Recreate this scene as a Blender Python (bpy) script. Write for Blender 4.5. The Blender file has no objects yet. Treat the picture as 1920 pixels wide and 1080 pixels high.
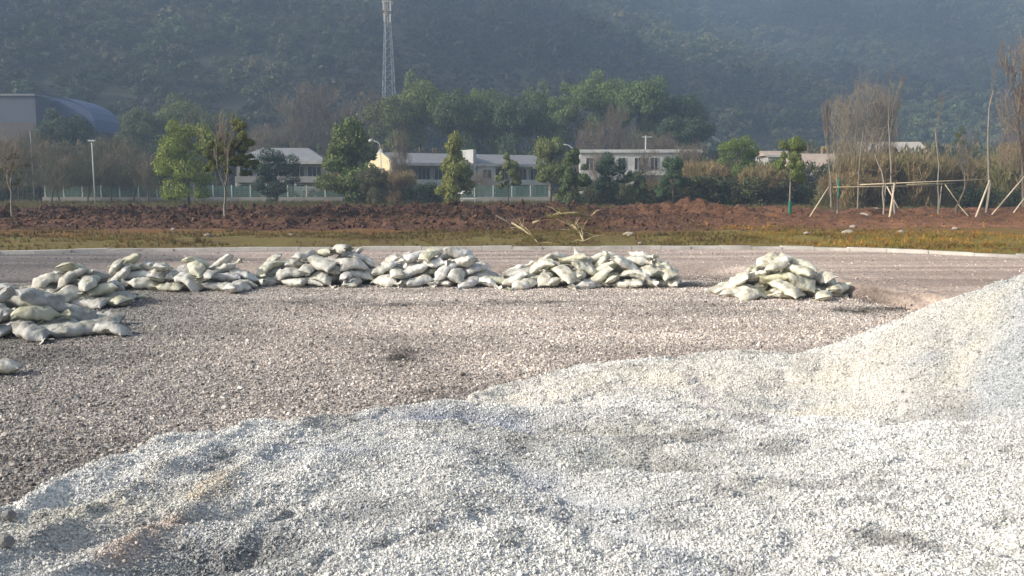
import bpy, math, random
import numpy as np
from mathutils import Vector, Matrix, Quaternion

# ---------------------------------------------------------------- camera, light, exposure
scene = bpy.context.scene
COL = scene.collection
CAM_H = 2.5
HAZE = 0.0008
F = 1663.0
PITCH = math.atan(195.0 / F)

cam_data = bpy.data.cameras.new('camera')
cam = bpy.data.objects.new('camera', cam_data)
COL.objects.link(cam)
cam_data.sensor_width = 36.0
cam_data.lens = 36.0 * F / 1920.0
cam_data.clip_start = 0.1
cam_data.clip_end = 6000.0
cam.location = (0, 0, CAM_H)
cam.rotation_euler = (math.pi / 2 - PITCH, 0, 0)
scene.camera = cam

SUN_EL = math.radians(29)
SUN_AZ = math.radians(252)            # clockwise from +Y: the sun stands left and slightly behind the camera
SUN_DIR = Vector((math.sin(SUN_AZ) * math.cos(SUN_EL), math.cos(SUN_AZ) * math.cos(SUN_EL), math.sin(SUN_EL)))

world = bpy.data.worlds.new('World')
scene.world = world
world.use_nodes = True
wn = world.node_tree
wn.nodes.clear()
sky = wn.nodes.new('ShaderNodeTexSky')
sky.sky_type = 'NISHITA'
sky.sun_disc = False
sky.sun_elevation = SUN_EL
sky.sun_rotation = SUN_AZ
sky.air_density = 1.0
sky.dust_density = 4.0
bg = wn.nodes.new('ShaderNodeBackground')
bg.inputs['Strength'].default_value = 0.12
wo = wn.nodes.new('ShaderNodeOutputWorld')
hsv = wn.nodes.new('ShaderNodeHueSaturation')          # thin winter overcast veil: a paler blue than a clear sky
hsv.inputs['Saturation'].default_value = 0.75
wn.links.new(sky.outputs['Color'], hsv.inputs['Color'])
wn.links.new(hsv.outputs['Color'], bg.inputs['Color'])
wn.links.new(bg.outputs['Background'], wo.inputs['Surface'])

sun_data = bpy.data.lights.new('sun', 'SUN')
sun_data.energy = 4.6
sun_data.angle = math.radians(0.6)
sun_data.color = (1.0, 0.93, 0.82)
sun = bpy.data.objects.new('sun', sun_data)
COL.objects.link(sun)
sun.location = (-60, -20, 60)
sun.rotation_euler = SUN_DIR.to_track_quat('Z', 'Y').to_euler()

scene.view_settings.view_transform = 'Standard'
scene.view_settings.look = 'None'
scene.view_settings.gamma = 1.0
scene.view_settings.exposure = 0.5
scene.view_settings.use_curve_mapping = False
scene.cycles.use_denoising = True
scene.cycles.max_bounces = 6
scene.cycles.volume_bounces = 1
scene.cycles.transparent_max_bounces = 8

# ---------------------------------------------------------------- helpers
RNG = np.random.default_rng(7)
random.seed(11)
CP, SP = math.cos(PITCH), math.sin(PITCH)


def ray(px, py):
    u = (px - 960.0) / F
    v = (540.0 - py) / F
    return u, CP + v * SP, -SP + v * CP


def ground(px, py, z=0.0):
    dx, dy, dz = ray(px, py)
    t = (z - CAM_H) / dz
    return dx * t, dy * t


def at(px, py, Y):
    dx, dy, dz = ray(px, py)
    t = Y / dy
    return Vector((dx * t, Y, CAM_H + dz * t))


def h2(ix, iy, seed):
    n = (ix.astype(np.int64) * 374761393 + iy.astype(np.int64) * 668265263 + seed * 1442695041) & 0xFFFFFFFF
    n = ((n ^ (n >> 13)) * 1274126177) & 0xFFFFFFFF
    n = n ^ (n >> 16)
    return (n & 0xFFFF) / 65535.0


def vnoise(x, y, seed=0):
    x = np.asarray(x, float); y = np.asarray(y, float)
    ix = np.floor(x).astype(np.int64); iy = np.floor(y).astype(np.int64)
    fx = x - ix; fy = y - iy
    fx = fx * fx * (3 - 2 * fx); fy = fy * fy * (3 - 2 * fy)
    a = h2(ix, iy, seed); b = h2(ix + 1, iy, seed); c = h2(ix, iy + 1, seed); d = h2(ix + 1, iy + 1, seed)
    return (a * (1 - fx) + b * fx) * (1 - fy) + (c * (1 - fx) + d * fx) * fy - 0.5


def fbm(x, y, octaves=4, seed=0, gain=0.5):
    s = 0.0; a = 1.0; f = 1.0
    for i in range(octaves):
        s = s + a * vnoise(np.asarray(x) * f + 17.3 * i, np.asarray(y) * f - 9.1 * i, seed + i)
        a *= gain; f *= 2.03
    return s


def sstep(a, b, x):
    t = np.clip((np.asarray(x, float) - a) / (b - a), 0, 1)
    return t * t * (3 - 2 * t)


def new_mesh(name, verts, faces, mat=None, smooth=False):
    """faces: (n,3) or (n,4) array, or a list of tuples"""
    me = bpy.data.meshes.new(name)
    if isinstance(faces, np.ndarray):
        verts = np.asarray(verts, np.float32)
        n, k = faces.shape
        me.vertices.add(len(verts)); me.vertices.foreach_set('co', verts.ravel())
        me.loops.add(n * k); me.loops.foreach_set('vertex_index', faces.astype(np.int32).ravel())
        me.polygons.add(n)
        me.polygons.foreach_set('loop_start', np.arange(0, n * k, k, dtype=np.int32))
        me.update(calc_edges=True)
    else:
        me.from_pydata([tuple(v) for v in verts], [], faces)
        me.update()
    if smooth:
        me.polygons.foreach_set('use_smooth', [True] * len(me.polygons))
    if mat:
        me.materials.append(mat)
    return me


def link(name, data, parent=None, loc=None, rot=None, scale=None):
    o = bpy.data.objects.new(name, data)
    COL.objects.link(o)
    if parent: o.parent = parent
    if loc is not None: o.location = loc
    if rot is not None: o.rotation_euler = rot
    if scale is not None: o.scale = scale
    return o


def tag(o, label=None, cat=None, group=None, kind=None):
    if label: o['label'] = label
    if cat: o['category'] = cat
    if group: o['group'] = group
    if kind: o['kind'] = kind
    return o


class MB:
    def __init__(s): s.v = []; s.f = []

    def add(s, vs, fs):
        b = len(s.v); s.v.extend([tuple(p) for p in vs]); s.f.extend([tuple(i + b for i in f) for f in fs]); return s

    def box(s, x0, x1, y0, y1, z0, z1):
        return s.add([(x0, y0, z0), (x1, y0, z0), (x1, y1, z0), (x0, y1, z0), (x0, y0, z1), (x1, y0, z1), (x1, y1, z1), (x0, y1, z1)],
                     [(0, 3, 2, 1), (4, 5, 6, 7), (0, 1, 5, 4), (1, 2, 6, 5), (2, 3, 7, 6), (3, 0, 4, 7)])

    def tube(s, pts, rad, n=6, cap=True):
        pts = [Vector(p) for p in pts]
        if not hasattr(rad, '__len__'): rad = [rad] * len(pts)
        vs = []; fs = []
        for i, p in enumerate(pts):
            d = (pts[min(i + 1, len(pts) - 1)] - pts[max(i - 1, 0)]).normalized()
            a = d.orthogonal().normalized() if i == 0 else (a - d * a.dot(d)).normalized()
            b = d.cross(a)
            for k in range(n):
                t = 2 * math.pi * k / n
                vs.append(p + (a * math.cos(t) + b * math.sin(t)) * rad[i])
        for i in range(len(pts) - 1):
            for k in range(n):
                fs.append((i * n + k, i * n + (k + 1) % n, (i + 1) * n + (k + 1) % n, (i + 1) * n + k))
        if cap:
            fs.append(tuple(range(n))[::-1]); fs.append(tuple(range((len(pts) - 1) * n, len(pts) * n)))
        return s.add(vs, fs)

    def build(s, name, mat, parent=None, smooth=False, **kw):
        me = new_mesh(name, s.v, s.f, mat, smooth)
        return link(name, me, parent, **kw)


# ---------------------------------------------------------------- materials
def mat_new(name):
    m = bpy.data.materials.new(name); m.use_nodes = True
    nt = m.node_tree; nt.nodes.clear()
    out = nt.nodes.new('ShaderNodeOutputMaterial')
    p = nt.nodes.new('ShaderNodeBsdfPrincipled')
    p.inputs['Roughness'].default_value = 0.85
    p.inputs['Specular IOR Level'].default_value = 0.25
    nt.links.new(p.outputs[0], out.inputs['Surface'])
    return m, nt, p, out


def N(nt, t, **kw):
    n = nt.nodes.new(t)
    for k, v in kw.items():
        if k in n.inputs.keys(): n.inputs[k].default_value = v
        else: setattr(n, k, v)
    return n


def noise_ramp(nt, scale, cols, detail=6, rough=0.6, coord='Object', mapping=None, lo=0.3, hi=0.7, vec=None):
    if vec is None:
        tc = nt.nodes.new('ShaderNodeTexCoord'); vec = tc.outputs[coord]
    if mapping:
        mp = nt.nodes.new('ShaderNodeMapping'); mp.inputs['Scale'].default_value = mapping
        nt.links.new(vec, mp.inputs['Vector']); vec = mp.outputs[0]
    n = N(nt, 'ShaderNodeTexNoise', Scale=scale, Detail=detail, Roughness=rough)
    nt.links.new(vec, n.inputs['Vector'])
    r = nt.nodes.new('ShaderNodeValToRGB')
    el = r.color_ramp.elements
    while len(el) < len(cols): el.new(0.5)
    for i, c in enumerate(cols):
        el[i].position = lo + (hi - lo) * i / max(1, len(cols) - 1); el[i].color = (*c, 1)
    nt.links.new(n.outputs['Fac'], r.inputs['Fac'])
    return r.outputs['Color'], n.outputs['Fac']


def mix(nt, a, b, fac, blend='MIX'):
    m = nt.nodes.new('ShaderNodeMix'); m.data_type = 'RGBA'; m.blend_type = blend
    for s, v in ((m.inputs[6], a), (m.inputs[7], b), (m.inputs[0], fac)):
        if isinstance(v, (int, float)): s.default_value = v
        elif isinstance(v, tuple): s.default_value = (*v, 1)
        else: nt.links.new(v, s)
    return m.outputs[2]


def bump(nt, p, height, strength=0.5, dist=0.02):
    b = nt.nodes.new('ShaderNodeBump'); b.inputs['Strength'].default_value = strength; b.inputs['Distance'].default_value = dist
    nt.links.new(height, b.inputs['Height']); nt.links.new(b.outputs[0], p.inputs['Normal'])


def simple(name, c0, c1=None, scale=3.0, rough=0.85, bscale=None, bs=0.3, bd=0.01, metallic=0.0, spec=0.25, mapping=None, objcol=False):
    m, nt, p, o = mat_new(name)
    p.inputs['Roughness'].default_value = rough; p.inputs['Metallic'].default_value = metallic
    p.inputs['Specular IOR Level'].default_value = spec
    c1 = c1 or tuple(v * 0.75 for v in c0)
    col, fac = noise_ramp(nt, scale, [c0, c1], mapping=mapping)
    if objcol:
        oi = nt.nodes.new('ShaderNodeObjectInfo'); col = mix(nt, col, oi.outputs['Color'], 1.0, 'MULTIPLY')
    nt.links.new(col, p.inputs['Base Color'])
    if bscale:
        _, f2 = noise_ramp(nt, bscale, [(0, 0, 0), (1, 1, 1)])
        bump(nt, p, f2, bs, bd)
    return m


def attr_col(nt, name='tint'):
    a = nt.nodes.new('ShaderNodeAttribute'); a.attribute_name = name; return a.outputs['Color']


def grain_mat(name, cols, scale, bump_s=0.8, bump_d=0.015, large=None):
    """loose stone surface: voronoi cells for the grains, the 'tint' attribute for stains and painted shade"""
    m, nt, p, o = mat_new(name)
    p.inputs['Roughness'].default_value = 0.9
    tc = nt.nodes.new('ShaderNodeTexCoord')
    v = N(nt, 'ShaderNodeTexVoronoi', Scale=scale); nt.links.new(tc.outputs['Object'], v.inputs['Vector'])
    sp = nt.nodes.new('ShaderNodeSeparateColor'); nt.links.new(v.outputs['Color'], sp.inputs[0])
    r = nt.nodes.new('ShaderNodeValToRGB'); el = r.color_ramp.elements
    while len(el) < len(cols): el.new(0.5)
    for i, c in enumerate(cols): el[i].position = i / (len(cols) - 1); el[i].color = (*c, 1)
    nt.links.new(sp.outputs[0], r.inputs['Fac'])
    col = mix(nt, r.outputs[0], attr_col(nt), 1.0, 'MULTIPLY')
    nt.links.new(col, p.inputs['Base Color'])
    bump(nt, p, v.outputs['Distance'], bump_s, -bump_d)
    return m


def set_tint(me, cols):
    a = me.color_attributes.new('tint', 'FLOAT_COLOR', 'POINT')
    c = np.ones((len(me.vertices), 4), np.float32); c[:, :3] = cols
    a.data.foreach_set('color', c.ravel())


M = {}
M['field'] = grain_mat('field_gravel', [(.10, .095, .09), (.24, .22, .205), (.36, .33, .31), (.50, .47, .44)], 34)
M['pile'] = grain_mat('pile_gravel', [(.30, .30, .295), (.50, .50, .49), (.64, .635, .62), (.76, .76, .74)], 85, .9, .01)
M['road'] = grain_mat('road_gravel', [(.22, .20, .19), (.30, .27, .255), (.36, .325, .305), (.42, .38, .36)], 22, .5, .012)


def stone_mat(name, cols):
    m, nt, p, o = mat_new(name)
    oi = nt.nodes.new('ShaderNodeObjectInfo')
    r = nt.nodes.new('ShaderNodeValToRGB'); el = r.color_ramp.elements
    while len(el) < len(cols): el.new(0.5)
    for i, c in enumerate(cols): el[i].position = i / (len(cols) - 1); el[i].color = (*c, 1)
    nt.links.new(oi.outputs['Random'], r.inputs['Fac'])
    a = nt.nodes.new('ShaderNodeAttribute'); a.attribute_type = 'INSTANCER'; a.attribute_name = 'tint'
    col = mix(nt, r.outputs[0], a.outputs['Color'], 1.0, 'MULTIPLY')
    nt.links.new(col, p.inputs['Base Color'])
    return m


M['chip'] = stone_mat('pale_stone_chip', [(.30, .30, .30), (.54, .54, .53), (.64, .64, .625), (.72, .72, .70), (.82, .82, .80)])
M['pebble'] = stone_mat('field_stone', [(.10, .095, .09), (.22, .20, .19), (.32, .295, .275), (.42, .39, .365), (.62, .59, .56)])
M['concrete'] = simple('pale_concrete', (.60, .58, .54), (.34, .32, .29), 1.1, bscale=20)
M['lowwall'] = simple('weathered_concrete', (.34, .33, .31), (.24, .235, .22), .8)
M['white_wall'] = simple('white_render', (.56, .56, .54), (.34, .34, .33), .7)
M['cream_wall'] = simple('cream_render', (.72, .62, .40), (.62, .52, .34), .5)
M['brick_wall'] = simple('brown_brick', (.14, .115, .10), (.11, .09, .08), 1.5)
M['roof_grey'] = simple('grey_roof', (.27, .27, .28), (.20, .20, .21), .8)
M['roof_pink'] = simple('faded_tile_roof', (.50, .40, .32), (.40, .31, .25), .9)
M['roof_pale'] = simple('pale_roof', (.55, .50, .42), (.42, .38, .32), .9)
M['glass'] = simple('dark_window_glass', (.03, .035, .04), (.02, .025, .03), 1, rough=.15, spec=.5)
M['frame'] = simple('window_frame', (.5, .5, .5), None, 1)
M['blue_metal'] = simple('blue_sheet_metal', (.075, .11, .22), (.06, .09, .18), .2, rough=.5)
M['grey_metal'] = simple('grey_cladding', (.10, .115, .15), (.075, .085, .11), .15, rough=.6)
M['banner'] = simple('faded_red_banner', (.55, .22, .25), (.6, .4, .4), .6)
M['pylon_grey'] = simple('galvanised_steel', (.40, .42, .43), (.32, .34, .35), .3, rough=.5)
M['pylon_cream'] = simple('cream_painted_steel', (.62, .56, .40), (.52, .47, .35), .3)
M['pylon_red'] = simple('faded_red_steel', (.40, .22, .20), (.34, .2, .19), .3)
M['pole'] = simple('pale_pole', (.62, .62, .58), (.5, .5, .47), 1)
M['lamp_head'] = simple('white_lamp_head', (.6, .6, .58), (.55, .55, .53), 1)
M['net'] = simple('green_mesh', (.09, .16, .135), (.13, .20, .17), .3)
M['dry_wood'] = simple('dry_yellow_wood', (.52, .44, .26), (.36, .29, .17), 5)
M['bark'] = simple('bark', (.16, .13, .10), (.09, .075, .06), 4, bscale=12, bs=.5)
M['bark_pale'] = simple('pale_bark', (.30, .27, .22), (.20, .18, .15), 3)
M['twig'] = simple('twigs', (.28, .235, .18), (.19, .155, .12), 1, objcol=False)
M['stake'] = simple('peeled_wood_stake', (.62, .52, .38), (.48, .39, .28), 5, bscale=20)
M['wrap'] = simple('green_trunk_wrap', (.03, .20, .13), (.02, .13, .09), 4)
M['bamboo'] = simple('weathered_bamboo', (.36, .32, .20), (.26, .22, .15), 4)
M['rock'] = simple('pale_rock', (.44, .39, .33), (.28, .24, .20), 3, bscale=8, bs=.6)
M['dark_rock'] = simple('dark_rock', (.30, .29, .275), (.18, .175, .165), 8, bscale=20, bs=.6)
M['cloth'] = simple('white_canvas', (.8, .8, .76), (.7, .7, .66), 1)
M['dead_leaf'] = simple('straw', (.42, .36, .16), (.30, .25, .11), 3)


def foliage_mat(name, use_random=None, lo=.68, hi=1.35):
    m, nt, p, o = mat_new(name)
    p.inputs['Roughness'].default_value = 0.6
    oi = nt.nodes.new('ShaderNodeObjectInfo')
    geo = nt.nodes.new('ShaderNodeNewGeometry')
    r = nt.nodes.new('ShaderNodeValToRGB'); el = r.color_ramp.elements
    el[0].color = (lo * .97, lo, lo, 1); el[1].color = (hi * 1.05, hi, hi * .85, 1)
    nt.links.new(geo.outputs['Random Per Island'], r.inputs['Fac'])
    if use_random:
        rr = nt.nodes.new('ShaderNodeValToRGB'); e2 = rr.color_ramp.elements
        rr.color_ramp.interpolation = 'CONSTANT'
        while len(e2) < len(use_random): e2.new(0.5)
        for i, c in enumerate(use_random): e2[i].position = i / len(use_random); e2[i].color = (*c, 1)
        nt.links.new(oi.outputs['Random'], rr.inputs['Fac'])
        ia = nt.nodes.new('ShaderNodeAttribute'); ia.attribute_type = 'INSTANCER'; ia.attribute_name = 'tint'
        base = mix(nt, rr.outputs[0], ia.outputs['Color'], 1.0, 'MULTIPLY')
    else:
        base = oi.outputs['Color']
    col = mix(nt, base, r.outputs[0], 1.0, 'MULTIPLY')
    nt.links.new(col, p.inputs['Base Color'])
    tr = nt.nodes.new('ShaderNodeBsdfTranslucent'); nt.links.new(col, tr.inputs['Color'])
    ms = nt.nodes.new('ShaderNodeMixShader'); ms.inputs[0].default_value = 0.3
    nt.links.new(p.outputs[0], ms.inputs[1]); nt.links.new(tr.outputs[0], ms.inputs[2])
    nt.links.new(ms.outputs[0], o.inputs['Surface'])
    return m


M['leaf'] = foliage_mat('foliage')
M['hill_leaf'] = foliage_mat('hill_foliage', [(.055, .075, .04), (.045, .06, .035), (.07, .08, .045), (.07, .09, .04), (.075, .075, .05), (.05, .075, .04), (.085, .08, .055), (.06, .075, .04)], .85, 1.12)
M['grass'] = foliage_mat('grass_blades', [(.16, .13, .055), (.10, .11, .04), (.20, .155, .075), (.12, .13, .045), (.13, .085, .055)])
M['clod'] = stone_mat('red_earth_clod', [(.040, .025, .019), (.075, .042, .028), (.11, .062, .040), (.055, .038, .030)])


def soil_mat():
    m, nt, p, o = mat_new('red_soil')
    c, f = noise_ramp(nt, 1.2, [(.045, .027, .020), (.09, .050, .033), (.15, .085, .050)], detail=10, rough=.7)
    col = mix(nt, c, attr_col(nt), 1.0, 'MULTIPLY')
    nt.links.new(col, p.inputs['Base Color'])
    _, f2 = noise_ramp(nt, 6, [(0, 0, 0), (1, 1, 1)], detail=10, rough=.7)
    bump(nt, p, f2, .9, .12)
    return m


M['soil'] = soil_mat()


def verge_mat():
    m, nt, p, o = mat_new('verge_grass_soil')
    c, f = noise_ramp(nt, .9, [(.09, .055, .035), (.10, .085, .04), (.12, .11, .045), (.075, .085, .03)], detail=8, rough=.65)
    col = mix(nt, c, attr_col(nt), 1.0, 'MULTIPLY')
    nt.links.new(col, p.inputs['Base Color'])
    _, f2 = noise_ramp(nt, 9, [(0, 0, 0), (1, 1, 1)], detail=8)
    bump(nt, p, f2, .8, .06)
    return m


M['verge'] = verge_mat()
M['meadow'] = simple('rough_meadow', (.20, .19, .07), (.13, .11, .05), .25, bscale=2, bs=.6, bd=.1)
M['hillground'] = simple('forest_floor', (.035, .04, .022), (.05, .045, .03), .03)
M['farground'] = simple('earth_ground', (.12, .11, .07), (.09, .08, .05), .02)


def bag_mat():
    m, nt, p, o = mat_new('woven_sack_fabric')
    p.inputs['Roughness'].default_value = 0.7
    tc = nt.nodes.new('ShaderNodeTexCoord')
    oi = nt.nodes.new('ShaderNodeObjectInfo')
    c, f = noise_ramp(nt, 5, [(.74, .72, .66), (1, 1, 1)], detail=5, lo=.35, hi=.6)
    col = mix(nt, c, oi.outputs['Color'], 1.0, 'MULTIPLY')
    col2, f3 = noise_ramp(nt, 2.2, [(0.40, .37, .33), (1, 1, 1)], detail=6, lo=.36, hi=.50)
    col = mix(nt, col, col2, .55, 'MULTIPLY')
    nt.links.new(col, p.inputs['Base Color'])
    w = N(nt, 'ShaderNodeTexNoise', Scale=7.0, Detail=4.0, Distortion=1.2); nt.links.new(tc.outputs['Object'], w.inputs['Vector'])
    bump(nt, p, w.outputs['Fac'], .55, .05)
    return m


M['bag'] = bag_mat()
M['tie'] = simple('sack_string', (.5, .48, .35), None, 5)
# ---------------------------------------------------------------- sandbag shapes
BAG_L, BAG_W, BAG_T = 0.76, 0.40, 0.215


def bag_shape(seed, bend=0.0, tied=False, twist=0.0, fill=1.0, slump=0.0):
    rg = np.random.default_rng(seed)
    nu, nv = 30, 20
    u = np.sin(np.linspace(-1, 1, nu) * math.pi / 2 * .97) / math.sin(math.pi / 2 * .97)
    au = np.abs(u)
    thick = BAG_T / 2 * fill * (1 - au ** 3.4) ** 0.52 + 0.006
    wid = BAG_W / 2 * (1 - 0.10 * (1 - au ** 2)) * (1 + 0.0 * au)
    wid = wid * (1 - .16 * sstep(.5, 1, au))
    if tied:
        k = sstep(0.45, 1.0, u)
        wid = wid * (1 - .86 * k); thick = np.where(u > .4, BAG_T / 2 * (1 - k) ** .8 + .035 * k, thick)
    else:
        wid = wid * (1 + .10 * sstep(.85, 1, au))
    th = np.linspace(0, 2 * math.pi, nv, endpoint=False)
    verts = np.zeros((nu, nv, 3))
    p1, p2 = rg.uniform(0, 6.28, 2)
    for i in range(nu):
        c, s = np.cos(th), np.sin(th)
        ex = .8 if au[i] < .8 else .95
        cx = np.sign(c) * np.abs(c) ** ex; sz = np.sign(s) * np.abs(s) ** 1.1
        sz = np.where(sz < 0, sz * .8, sz * 1.08)
        x = u[i] * BAG_L / 2 * (1 - 0.05 * (1 - np.abs(cx) * au[i]))
        verts[i, :, 0] = x
        verts[i, :, 1] = cx * wid[i]
        verts[i, :, 2] = sz * thick[i]
    X, Yy, Z = verts[..., 0], verts[..., 1], verts[..., 2]
    ft = .25 + .75 * np.clip(1 - (np.abs(X) / (BAG_L / 2)) ** 4, 0, 1)
    n1 = fbm(X * 7 + p1 * 3 + 20, Yy * 7 + Z * 5 + p2 + 20, 3, seed)
    cr = np.abs(fbm(X * 4.5 + p2 * 2 + 60, Yy * 3.5 + 60, 2, seed + 31))
    Z -= np.sign(Z) * np.clip(.07 - cr, 0, 1) * .30 * ft
    Z += n1 * .065 * ft
    Yy += fbm(X * 5 + 40, Z * 5 + Yy * 4 + 40, 2, seed + 9) * .05
    # pinch folds near the ends
    fold = np.cos(Yy * 85 + p1) * .010 * sstep(.30, .40, np.abs(X)) * (1 - sstep(.39, .405, np.abs(X)))
    Z += fold
    Z += slump * (X / (BAG_L / 2)) * .05 * np.abs(Z) / BAG_T * np.sign(Z)
    # bend downwards at the ends, sideways curve and twist
    Z -= bend * (X ** 2)
    Yy += rg.uniform(-.25, .25) * X ** 2
    a = twist * X
    Y2 = Yy * np.cos(a) - Z * np.sin(a); Z2 = Yy * np.sin(a) + Z * np.cos(a)
    V = np.stack([X, Y2, Z2], -1).reshape(-1, 3)
    idx = np.arange(nu * nv).reshape(nu, nv)
    q = np.stack([idx[:-1], np.roll(idx, -1, 1)[:-1], np.roll(idx, -1, 1)[1:], idx[1:]], -1).reshape(-1, 4)
    faces = [tuple(f) for f in q] + [tuple(idx[0][::-1])[::-1], tuple(idx[-1])[::-1]]
    neck = None
    if tied:
        cz = V[idx[-1]].mean(0)
        nv2 = 18; rows = [(-.01, .036), (.015, .028), (.05, .05), (.10, .095), (.155, .125)]
        nvs = []
        for r_i, (dx, rr) in enumerate(rows):
            for k in range(nv2):
                t = 2 * math.pi * k / nv2
                rw = rr * (1 + .28 * math.sin(5 * t + p1) * (r_i / 4)) * (1 + .1 * rg.normal())
                nvs.append((cz[0] + dx + .02 * math.sin(3 * t + p2) * (r_i / 4), cz[1] + rw * math.cos(t), cz[2] + .55 * rw * math.sin(t)))
        nfs = []
        for r_i in range(len(rows) - 1):
            for k in range(nv2):
                nfs.append((r_i * nv2 + k, r_i * nv2 + (k + 1) % nv2, (r_i + 1) * nv2 + (k + 1) % nv2, (r_i + 1) * nv2 + k))
        neck = (nvs, nfs)
    return V, faces, neck


BAG_VARIANTS = [bag_shape(1, .15), bag_shape(2, .45, True, .5), bag_shape(3, -.3, False, .9), bag_shape(4, .75, False, -.6, .85),
                bag_shape(5, -.2, True, .7), bag_shape(6, 1.05, True, .3, .85), bag_shape(7, .25, False, -.5, 1.1), bag_shape(8, .7, True, -.8, .9)]
# ---------------------------------------------------------------- ground strips
def curve(pts):
    xs = np.array([p[0] for p in pts], float); ys = np.array([p[1] for p in pts], float)
    o = np.argsort(xs); xs, ys = xs[o], ys[o]
    def f(x):
        x = np.asarray(x, float)
        r = np.interp(x, xs, ys)
        w = .8
        return (r + np.interp(x - w, xs, ys) + np.interp(x + w, xs, ys)) / 3
    return f


ROAD_Z = 0.33
gp = lambda px, py, z=0.0: ground(px, py, z)
y_edge = curve([(-80, 21), (-30, 21), (-13, 22.3), gp(250, 531), gp(700, 524), gp(1300, 524), gp(1560, 540), gp(1700, 572), gp(1800, 610), gp(2100, 690), (14, 8.5), (30, 6), (80, 2)])
y_kerb = curve([(-80, 27), (-30, 28.3), gp(0, 477, ROAD_Z), gp(250, 471.5, ROAD_Z), gp(700, 469, ROAD_Z), gp(1300, 467, ROAD_Z), gp(1500, 468, ROAD_Z), gp(1700, 474, ROAD_Z), gp(1920, 485, ROAD_Z), (25, 25.5), (80, 12)])


def field_h(x, y):
    return .05 * fbm(x * .35, y * .35, 3, 3) + .018 * fbm(x * 1.6, y * 1.6, 2, 5)


def strip(name, y0, y1, xs, ny, zf, mat, tintf=None, smooth=True):
    xs = np.asarray(xs, float)
    a, b = y0(xs), y1(xs)
    t = np.linspace(0, 1, ny)[:, None]
    X = np.repeat(xs[None], ny, 0); Y = a[None] * (1 - t) + b[None] * t
    Z = zf(X, Y, np.repeat(t, len(xs), 1))
    idx = np.arange(X.size).reshape(X.shape)
    q = np.stack([idx[:-1, :-1], idx[:-1, 1:], idx[1:, 1:], idx[1:, :-1]], -1).reshape(-1, 4)
    me = new_mesh(name, np.stack([X, Y, Z], -1).reshape(-1, 3), q, mat, smooth)
    if tintf is not None: set_tint(me, tintf(X, Y, t).reshape(-1, 3))
    return link(name, me)


def xs_spaced(lim, core, d0, d1):
    inner = np.arange(-core, core + d0, d0)
    return np.unique(np.concatenate([np.arange(-lim, -core, d1), inner, np.arange(core + d0, lim + d1, d1)]).round(3))


tag(link('ground', new_mesh('ground', [(-4000, -3000, -.45), (4000, -3000, -.45), (4000, 4000, -.45), (-4000, 4000, -.45)], [(0, 1, 2, 3)], M['farground'])), kind='structure')


def lerp3(a, b, t):
    return np.asarray(a) * (1 - t[..., None]) + np.asarray(b) * t[..., None]


def gauss(x, y, cx, cy, sx, sy, ang=0.0):
    c, s = math.cos(ang), math.sin(ang)
    u = (x - cx) * c + (y - cy) * s; v = -(x - cx) * s + (y - cy) * c
    return np.exp(-(u / sx) ** 2 - (v / sy) ** 2)


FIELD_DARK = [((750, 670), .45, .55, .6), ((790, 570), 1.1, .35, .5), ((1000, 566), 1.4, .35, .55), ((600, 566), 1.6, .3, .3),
              ((1640, 582), 1.1, .45, .8), ((1305, 534), .8, .5, .8), ((120, 668), 1.6, .5, .35), ((860, 735), .6, .25, .5), ((480, 610), .7, .6, .2)]  # dark clumps, plus cast shadows of the heaps painted into the tint


def field_tint(X, Y, t=None):
    w = sstep(-8.5, -1.5, X + .30 * (Y - 14) + fbm(X * .3, Y * .3, 3, 8) * 3)
    near = sstep(13, 8, Y)
    col = lerp3((.74, .74, .72), (1.42, 1.35, 1.28), w * (1 - .45 * near))  # left side darkened: broad shade painted into the gravel colour
    col = col * (1 + .35 * fbm(X * .5, Y * .5, 4, 21) + .35 * fbm(X * .12 + .3 * Y * .12, Y * 1.3, 3, 25))[..., None]
    pink = np.clip(fbm(X * .25 + 5, Y * .8, 3, 31) * 2, 0, 1)[..., None] * w[..., None]
    col = col * (1 - pink * .25) + np.array((1.55, 1.35, 1.22)) * pink * .25
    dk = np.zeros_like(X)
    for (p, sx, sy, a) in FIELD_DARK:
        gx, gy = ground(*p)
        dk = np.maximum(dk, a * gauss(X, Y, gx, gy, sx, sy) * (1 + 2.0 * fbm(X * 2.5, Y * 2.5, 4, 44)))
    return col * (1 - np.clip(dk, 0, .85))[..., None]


y_back = curve([(-80, -12), (80, -12)])
fx = xs_spaced(70, 22, .14, 3)
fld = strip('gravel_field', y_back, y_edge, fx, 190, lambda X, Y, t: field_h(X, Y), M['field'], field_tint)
tag(fld, kind='structure')


def y_top(x): return y_edge(x) + 1.7


def bank_z(X, Y, t):
    z0 = field_h(X, Y)
    s = sstep(0, 1, t)
    return z0 * (1 - s) + (ROAD_Z + .012 * fbm(X, Y * 3, 3, 12)) * s


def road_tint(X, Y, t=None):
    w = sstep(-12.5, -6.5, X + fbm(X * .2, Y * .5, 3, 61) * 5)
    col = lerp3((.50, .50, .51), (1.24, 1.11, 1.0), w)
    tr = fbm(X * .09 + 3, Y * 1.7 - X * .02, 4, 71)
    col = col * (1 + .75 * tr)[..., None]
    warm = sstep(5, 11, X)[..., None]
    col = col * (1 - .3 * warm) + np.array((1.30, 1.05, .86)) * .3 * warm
    return np.clip(col, .25, 1.7)


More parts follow.
